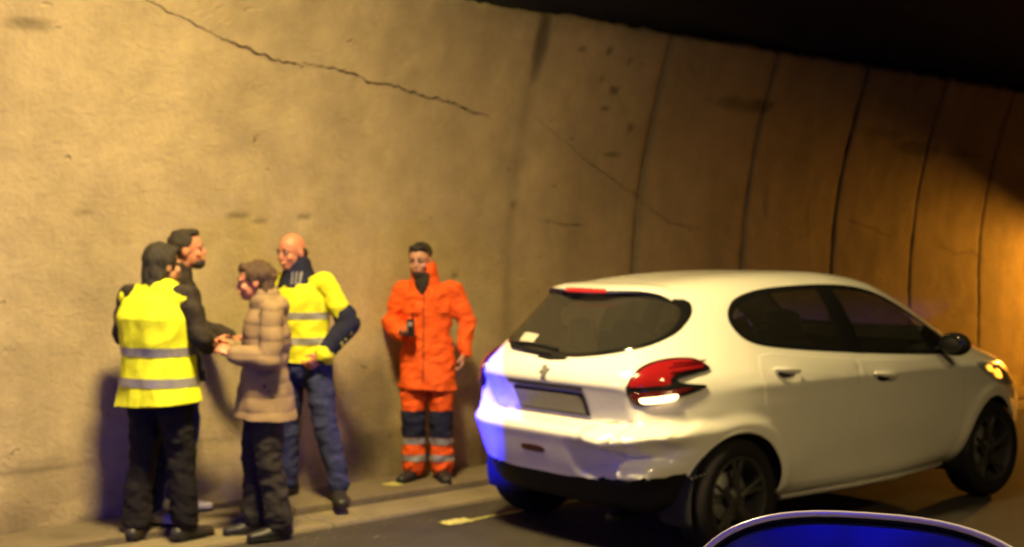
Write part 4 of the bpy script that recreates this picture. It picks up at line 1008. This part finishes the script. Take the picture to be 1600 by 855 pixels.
for q in (.02, .045, .07): band(cl, 'collar_stripe', M['band'], cl, (((J['neck'].x+q-.006,0,0),(1,0,0)), ((J['neck'].x+q+.006,0,0),(-1,0,0)), ((0,-.02,0),(0,-1,0)), ((0,0,J['neck'].z-.06),(0,0,1)), ((0,0,J['neck'].z+.02),(0,0,-1))), .003)
for s in 'lr':
    mb = MB(); mb.tube([lerp(J['sh'+s], J['el'+s], .80), J['el'+s]], [.076,.074], 16); mb.tube([J['el'+s], lerp(J['el'+s], J['wr'+s], .5), lerp(J['el'+s], J['wr'+s], .97)], [.074,.066,.056], 16)
    blob('sleeve_cuff', mb, M['navy'], p, .010, 3, folds(.008, 12, 14, 3))
for z in (1.02, 1.18): band(jk, 'reflective_band', M['band'], p, (((0,0,z-.022),(0,0,1)), ((0,0,z+.022),(0,0,-1)), ((.20,0,0),(-1,0,0)), ((-.235,0,0),(1,0,0))))
trousers(J, M['jeans'], p, .012, .006, 16); shoes(J, p, M['dark_shoe'], (R(38), R(-10)))

# --- 5: man in orange high-visibility suit
H = 1.575
J = skeleton(head=(-.045,-.055,1.580), neck=(-.02,-.01,1.44), shl=(.188,.01,1.365), shr=(-.188,.01,1.355), ell=(.29,.02,1.12), wrl=(.275,-.06,.92), elr=(-.275,.03,1.12), wrr=(-.155,-.19,1.06), anl=(.10,.02,.085), anr=(-.10,.0,.085))
p, h, hr = person('bearded man in an orange high-visibility suit standing alone against the wall', place(668, 8.50, .048), R(-6), H, J, R(-8), R(10), 'skin', {'r': ((.75,-.55,.25),(.3,-.2,.9),62), 'l': ((-.1,-.15,-1),(-1,0,0),35)}, (R(20), R(-22)))
mb = MB(); mb.ell(h(0,.024,.045), (.084,.092,.080), 24, 16, hr); mb.ell(h(0,-.045,.095), (.064,.035,.024), 16, 10, hr); mb.ell(h(0,.07,-.02), (.066,.035,.06), 16, 10, hr)
blob('hair', mb, M['hair'], p, .008, 2, folds(.007, 36, 30, 8)); eyebrows(p, h, M['hair'])
mb = MB(); mb.ell(h(0,-.054,-.094), (.046,.040,.028), 18, 10, hr)
for s in (-1, 1): mb.ell(h(.048*s,-.028,-.062), (.014,.034,.036), 12, 8, hr)
blob('beard', mb, M['hair'], p, .007, 2, folds(.003, 60, 60, 1))
def orange_disp(c): return folds(.019, 7, 12, 20)(c)
mb = MB(); P, rx, ry = torso(J, .655, .020, (.200,.150), 1.0); mb.etube(P, rx, ry, 28, up=(1,0,0)); sleeves(mb, J, .015)
jk = blob('jacket', mb, M['orange'], p, .011, 4, orange_disp, .655)
mb = MB(); mb.etube([J['neck']+V3(.0,.01,-.07), J['neck']+V3(0,.005,.02), J['neck']+V3(0,-.004,.060)], [.135,.100,.100], [.105,.095,.095], 20, up=(1,0,0)); blob('collar', mb, M['orange'], p, .010, 3, folds(.006, 14, 14, 22))
mb = MB(); mb.etube([J['neck']+V3(-.005,-.085,-.10), J['neck']+V3(-.005,-.092,-.03), J['neck']+V3(-.005,-.075,.04)], [.018,.055,.060], [.02,.02,.03], 14, up=(1,0,0)); blob('undershirt', mb, M['dark_jacket'], p, .008, 2)
mb = MB(); mb.box((-.16,-.215,1.03), (-.04,-.19,1.17), .01)
for sx in (-1, 1): band(jk, 'pocket_flap', M['orange'], p, (((0,0,1.205),(0,0,1)), ((0,0,1.255),(0,0,-1)), ((0,-.06,0),(0,-1,0)), ((sx*.035,0,0),(sx,0,0)), ((sx*.145,0,0),(-sx,0,0))), .007)
band(jk, 'zip', M['dark_jacket'], p, (((-.010,0,0),(1,0,0)), ((-.002,0,0),(-1,0,0)), ((0,-.06,0),(0,-1,0)), ((0,0,.72),(0,0,1)), ((0,0,1.36),(0,0,-1))), .003)
trs = trousers(J, M['orange'], p, .018, .014, 25, .02, 'trousers', .014)
for sx in (-1, 1):
    side_ = ((0,0,0),(sx,0,0))
    band(trs, 'knee_panel', M['navy'], p, (((0,0,.315),(0,0,1)), ((0,0,.505),(0,0,-1)), side_), .005)
    for z in (.285, .165): band(trs, 'reflective_band', M['band'], p, (((0,0,z-.024),(0,0,1)), ((0,0,z+.024),(0,0,-1)), side_), .005)
shoes(J, p, M['dark_shoe'], (R(20), R(-22)))
k5 = H/1.70; rot5 = Matrix.Rotation(R(-6), 3, 'Z'); b5 = Vector(place(668, 8.50, .048))
def P5(v): return b5+rot5@(Vector(v)*k5)
hp = J['wrr']+V3(.075,-.055,.045)
rd = thing('radio', 'small dark handheld radio held at the belly by the man in orange', 'radio', tuple(P5(hp-V3(0,0,.06))), R(-6))
MB().box((-.026,-.016,0), (.026,.016,.115), .005).build('case', M['black_plastic'], rd, smooth=False)
mb = MB(); mb.tube([(.014,0,.11), (.014,0,.155)], [.006,.005], 8); mb.build('antenna', M['rubber'], rd)
MB().box((-.017,-.0185,.070), (.017,-.0155,.098), .001).build('display', M['band'], rd, smooth=False)

# ================================================================== BLUE BEACON on a tripod, left of the picture
BS, BN = .9, 2.15
bc = thing('warning_beacon', 'blue warning beacon on a tripod left of the group, out of the picture', 'beacon', T(BS, BN, -.012), TH)
for k in range(3):
    a = 2*math.pi*k/3; MB().tube([(.03*math.cos(a), .03*math.sin(a), .80), (.42*math.cos(a), .42*math.sin(a), .012)], .012, 8).build('leg', M['metal'], bc)
MB().tube([(0,0,.62), (0,0,1.02)], .018, 10).build('post', M['metal'], bc)
MB().lathe([(0,1.02),(.075,1.02),(.078,1.06),(.07,1.075),(0,1.075)], 32, 'z').build('base', M['black_plastic'], bc)
MB().lathe([(.064,1.076),(.064,1.15),(.058,1.18),(.04,1.20),(0,1.205)], 32, 'z').build('dome', M['blue_dome'], bc)
MB().ell((0,0,1.13), (.018,.018,.03), 12, 8).build('bulb', M['blue_bulb'], bc)
def blue_light(parent, loc, w, size):
    l = bpy.data.lights.new('beacon_light', 'POINT'); l.energy = w; l.color = (.06, .08, 1.); l.shadow_soft_size = size
    lo = bpy.data.objects.new('beacon_light', l); COL.objects.link(lo); lo.parent = parent; lo.location = loc
blue_light(bc, (0,0,1.14), BEACON_W, .045)
# rotating reflector inside the dome: the beam stands on the car's left rear corner at this moment
l = bpy.data.lights.new('beacon_beam', 'SPOT'); l.energy = BEAM_W; l.color = (.05, .05, 1.); l.spot_size = R(14); l.spot_blend = .55; l.shadow_soft_size = .03
lo = bpy.data.objects.new('beacon_beam', l); COL.objects.link(lo); lo.parent = bc; lo.location = (0,0,1.14)
ca, sa = math.cos(CAR_RZ), math.sin(CAR_RZ); tx, ty = -.55, .76
tw = np.array([CAR_LOC[0]+ca*tx-sa*ty, CAR_LOC[1]+sa*tx+ca*ty]); ts, tn = float(tw@DV), float(tw@NV)+WD
lo.rotation_euler = Vector((ts-BS, -(tn-BN), -.46)).to_track_quat('-Z', 'Y').to_euler()

# added unseen amber lamp for the wall glow; its flat plate shapes the cutoff
wl = thing('added_glow_lamp', 'added amber lamp on a stand ahead of the car, flat plate shaped for the glow cutoff', 'lamp', T(15.5, 1.25, -.012), TH)
for k in range(3):
    a = 2*math.pi*k/3+.4; MB().tube([(.02*math.cos(a), .02*math.sin(a), .9), (.4*math.cos(a), .4*math.sin(a), .012)], .012, 8).build('leg', M['metal'], wl)
MB().tube([(0,0,.6), (0,0,1.34)], .016, 10).build('post', M['metal'], wl)
MB().lathe([(0,1.54),(.34,1.535),(.345,1.525),(.34,1.516),(0,1.518)], 40, 'z').build('cutoff_plate', M['black_plastic'], wl)
MB().lathe([(0,1.35),(.03,1.35),(.04,1.39),(.04,1.45),(.02,1.515),(0,1.515)], 20, 'z').build('bulb', emit('amber_bulb', (1., .5, .1), 12.), wl)
l = bpy.data.lights.new('added_glow_light', 'POINT'); l.energy = GLOW_W; l.color = (1., .38, .03); l.shadow_soft_size = .036
lo = bpy.data.objects.new('added_glow_light', l); COL.objects.link(lo); lo.parent = wl; lo.location = (-.08,.02,1.47)

# ================================================================== THE VAN the picture is taken from: its wing mirror shows at the lower right
van = thing('van', 'cream van in the foreground, only its wing mirror in view, blue light put into the glass colour', 'van', (0,0,-.012), TH)
# van frame: x forward along the road, y outwards (towards the far wall of the picture)
def to_van(x, y, z): return (x*DV[0]+y*DV[1], -(x*NV[0]+y*NV[1]), z+.012)
mc = Vector(to_van(.211, .76, 0)); MZ = 1.371
# superellipse glass facing backwards, turned a little to the driver
fwd = Vector((math.cos(R(44)), math.sin(R(44)), 0))       # from the camera towards the mirror, seen in the van frame
cdir = Vector((mc.x, mc.y, 0)).normalized(); face = (-cdir*.92+Vector((-1, -.05, .0))*.12+Vector((0,0,.26))).normalized(); right = face.cross(Vector((0,0,1))).normalized()*-1; upv = right.cross(face)*-1
if upv.z < 0: upv = -upv
def sup(a, rx, ry, e): ca, sa = math.cos(a), math.sin(a); return rx*math.copysign(abs(ca)**(2/e), ca), ry*math.copysign(abs(sa)**(2/e), sa)
NS = 72
def ring_pts(rx, ry, dep, e=2.7): return [Vector((mc.x, mc.y, MZ))+right*sup(2*math.pi*k/NS, rx, ry, e)[0]+upv*sup(2*math.pi*k/NS, rx, ry, e)[1]+face*dep for k in range(NS)]
rings = [ring_pts(.1105,.0785,.000), ring_pts(.1115,.0795,.004), ring_pts(.1135,.0815,.005), ring_pts(.1150,.083,.002), ring_pts(.115,.083,-.004), ring_pts(.108,.077,-.03), ring_pts(.09,.065,-.06), ring_pts(.06,.045,-.095), ring_pts(.01,.008,-.10)]
V = [q for r in rings for q in r]; F = [(i*NS+k, i*NS+(k+1) % NS, (i+1)*NS+(k+1) % NS, (i+1)*NS+k) for i in range(len(rings)-1) for k in range(NS)]
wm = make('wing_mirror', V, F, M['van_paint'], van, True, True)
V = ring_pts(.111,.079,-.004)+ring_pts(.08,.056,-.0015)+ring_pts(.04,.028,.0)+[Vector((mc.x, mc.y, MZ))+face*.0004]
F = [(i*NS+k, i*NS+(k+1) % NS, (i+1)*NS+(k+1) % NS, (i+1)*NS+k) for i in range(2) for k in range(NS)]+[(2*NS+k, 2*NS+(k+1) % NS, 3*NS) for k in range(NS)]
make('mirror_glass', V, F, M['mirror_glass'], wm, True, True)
V = ring_pts(.1115,.0795,.0025)+ring_pts(.1095,.0775,.0025)+ring_pts(.1095,.0775,-.003)
F = [(i*NS+k, i*NS+(k+1) % NS, (i+1)*NS+(k+1) % NS, (i+1)*NS+k) for i in range(2) for k in range(NS)]
make('glass_seal', V, F, M['gloss_black'], wm, False, True)
mb = MB(); base = Vector((mc.x, mc.y, MZ-.06))-face*.05
mb.etube([base, base+Vector((.02,-.10,-.05)), Vector((mc.x+.05, .20, 1.16))], [.05,.04,.05], [.02,.02,.025], 14); mb.build('mirror_arm', M['black_plastic'], wm)
def slab(name, x0, x1, prof, m):
    V = []; n = len(prof)
    for x in (x0, x1):
        for y, z in prof: V.append((x, y, z))
    F = [(k, (k+1) % n, n+(k+1) % n, n+k) for k in range(n)]+[tuple(reversed(range(n))), tuple(range(n, 2*n))]
    return make(name, V, F, m, van, False, True)
slab('door', -.55, .95, [(.19,1.17),(.215,1.15),(.235,.8),(.215,.42),(.18,.40),(.18,1.17)], M['van_paint'])
slab('door', -.55, .95, [(-1.29,1.17),(-1.315,1.15),(-1.335,.8),(-1.315,.42),(-1.28,.40),(-1.28,1.17)], M['van_paint'])
slab('roof', -1.9, .75, [(.17,2.02),(.10,2.07),(-1.20,2.07),(-1.27,2.02),(-1.20,2.04),(.10,2.04)], M['van_paint'])
for y in (.16, -1.26):
    mb = MB(); mb.etube([(-.62,y+.02*(1 if y>0 else -1),.40), (-.64,y,1.2), (-.66,y-.01*(1 if y>0 else -1),2.03)], [.06,.05,.045], [.035,.03,.03], 12, up=(1,0,0)); mb.build('door_pillar', M['van_paint'], van)
    mb = MB(); mb.etube([(1.35,y,1.1), (1.0,y,1.6), (.70,y-.02*(1 if y>0 else -1),2.03)], [.05,.045,.04], [.035,.03,.03], 12, up=(0,1,0)); mb.build('windscreen_pillar', M['van_paint'], van)
slab('load_floor', -2.2, 1.6, [(.17,.38),(-1.27,.38),(-1.27,.30),(.17,.30)], M['black_plastic'])
slab('bonnet', .96, 1.9, [(.19,.40),(.20,1.05),(.10,1.13),(-1.20,1.13),(-1.30,1.05),(-1.29,.40)], M['van_paint'])
for x in (1.35, -1.7):
    for y in (.08, -1.18):
        mb = MB(); mb.lathe([(.19,-.09),(.26,-.10),(.31,-.08),(.32,0),(.31,.08),(.26,.10),(.19,.09),(.19,-.09)], 40, 'y', (x, y, .32)); w = mb.build('tyre', M['rubber'], van)
        mb = MB(); mb.lathe([(0,-.06),(.19,-.05),(.19,.05),(0,.06)], 32, 'y', (x, y, .32)); mb.build('rim', M['alloy'], w)
rb = MB().lathe([(0,2.05),(.055,2.05),(.056,2.10),(.052,2.112),(0,2.112)], 32, 'z', (-.12,.13,0)).build('added_beacon', M['black_plastic'], van)  # added blue lamp, unseen, to turn the mirror glass blue
MB().lathe([(.050,2.113),(.050,2.18),(.045,2.21),(.03,2.225),(0,2.228)], 32, 'z', (-.12,.13,0)).build('added_beacon_dome', M['blue_dome'], rb)
MB().ell((-.12,.13,2.16), (.018,.018,.03), 12, 8).build('added_beacon_bulb', M['blue_bulb'], rb)
blue_light(van, (-.12,.13,2.17), ADDED_BEACON_W, .04)
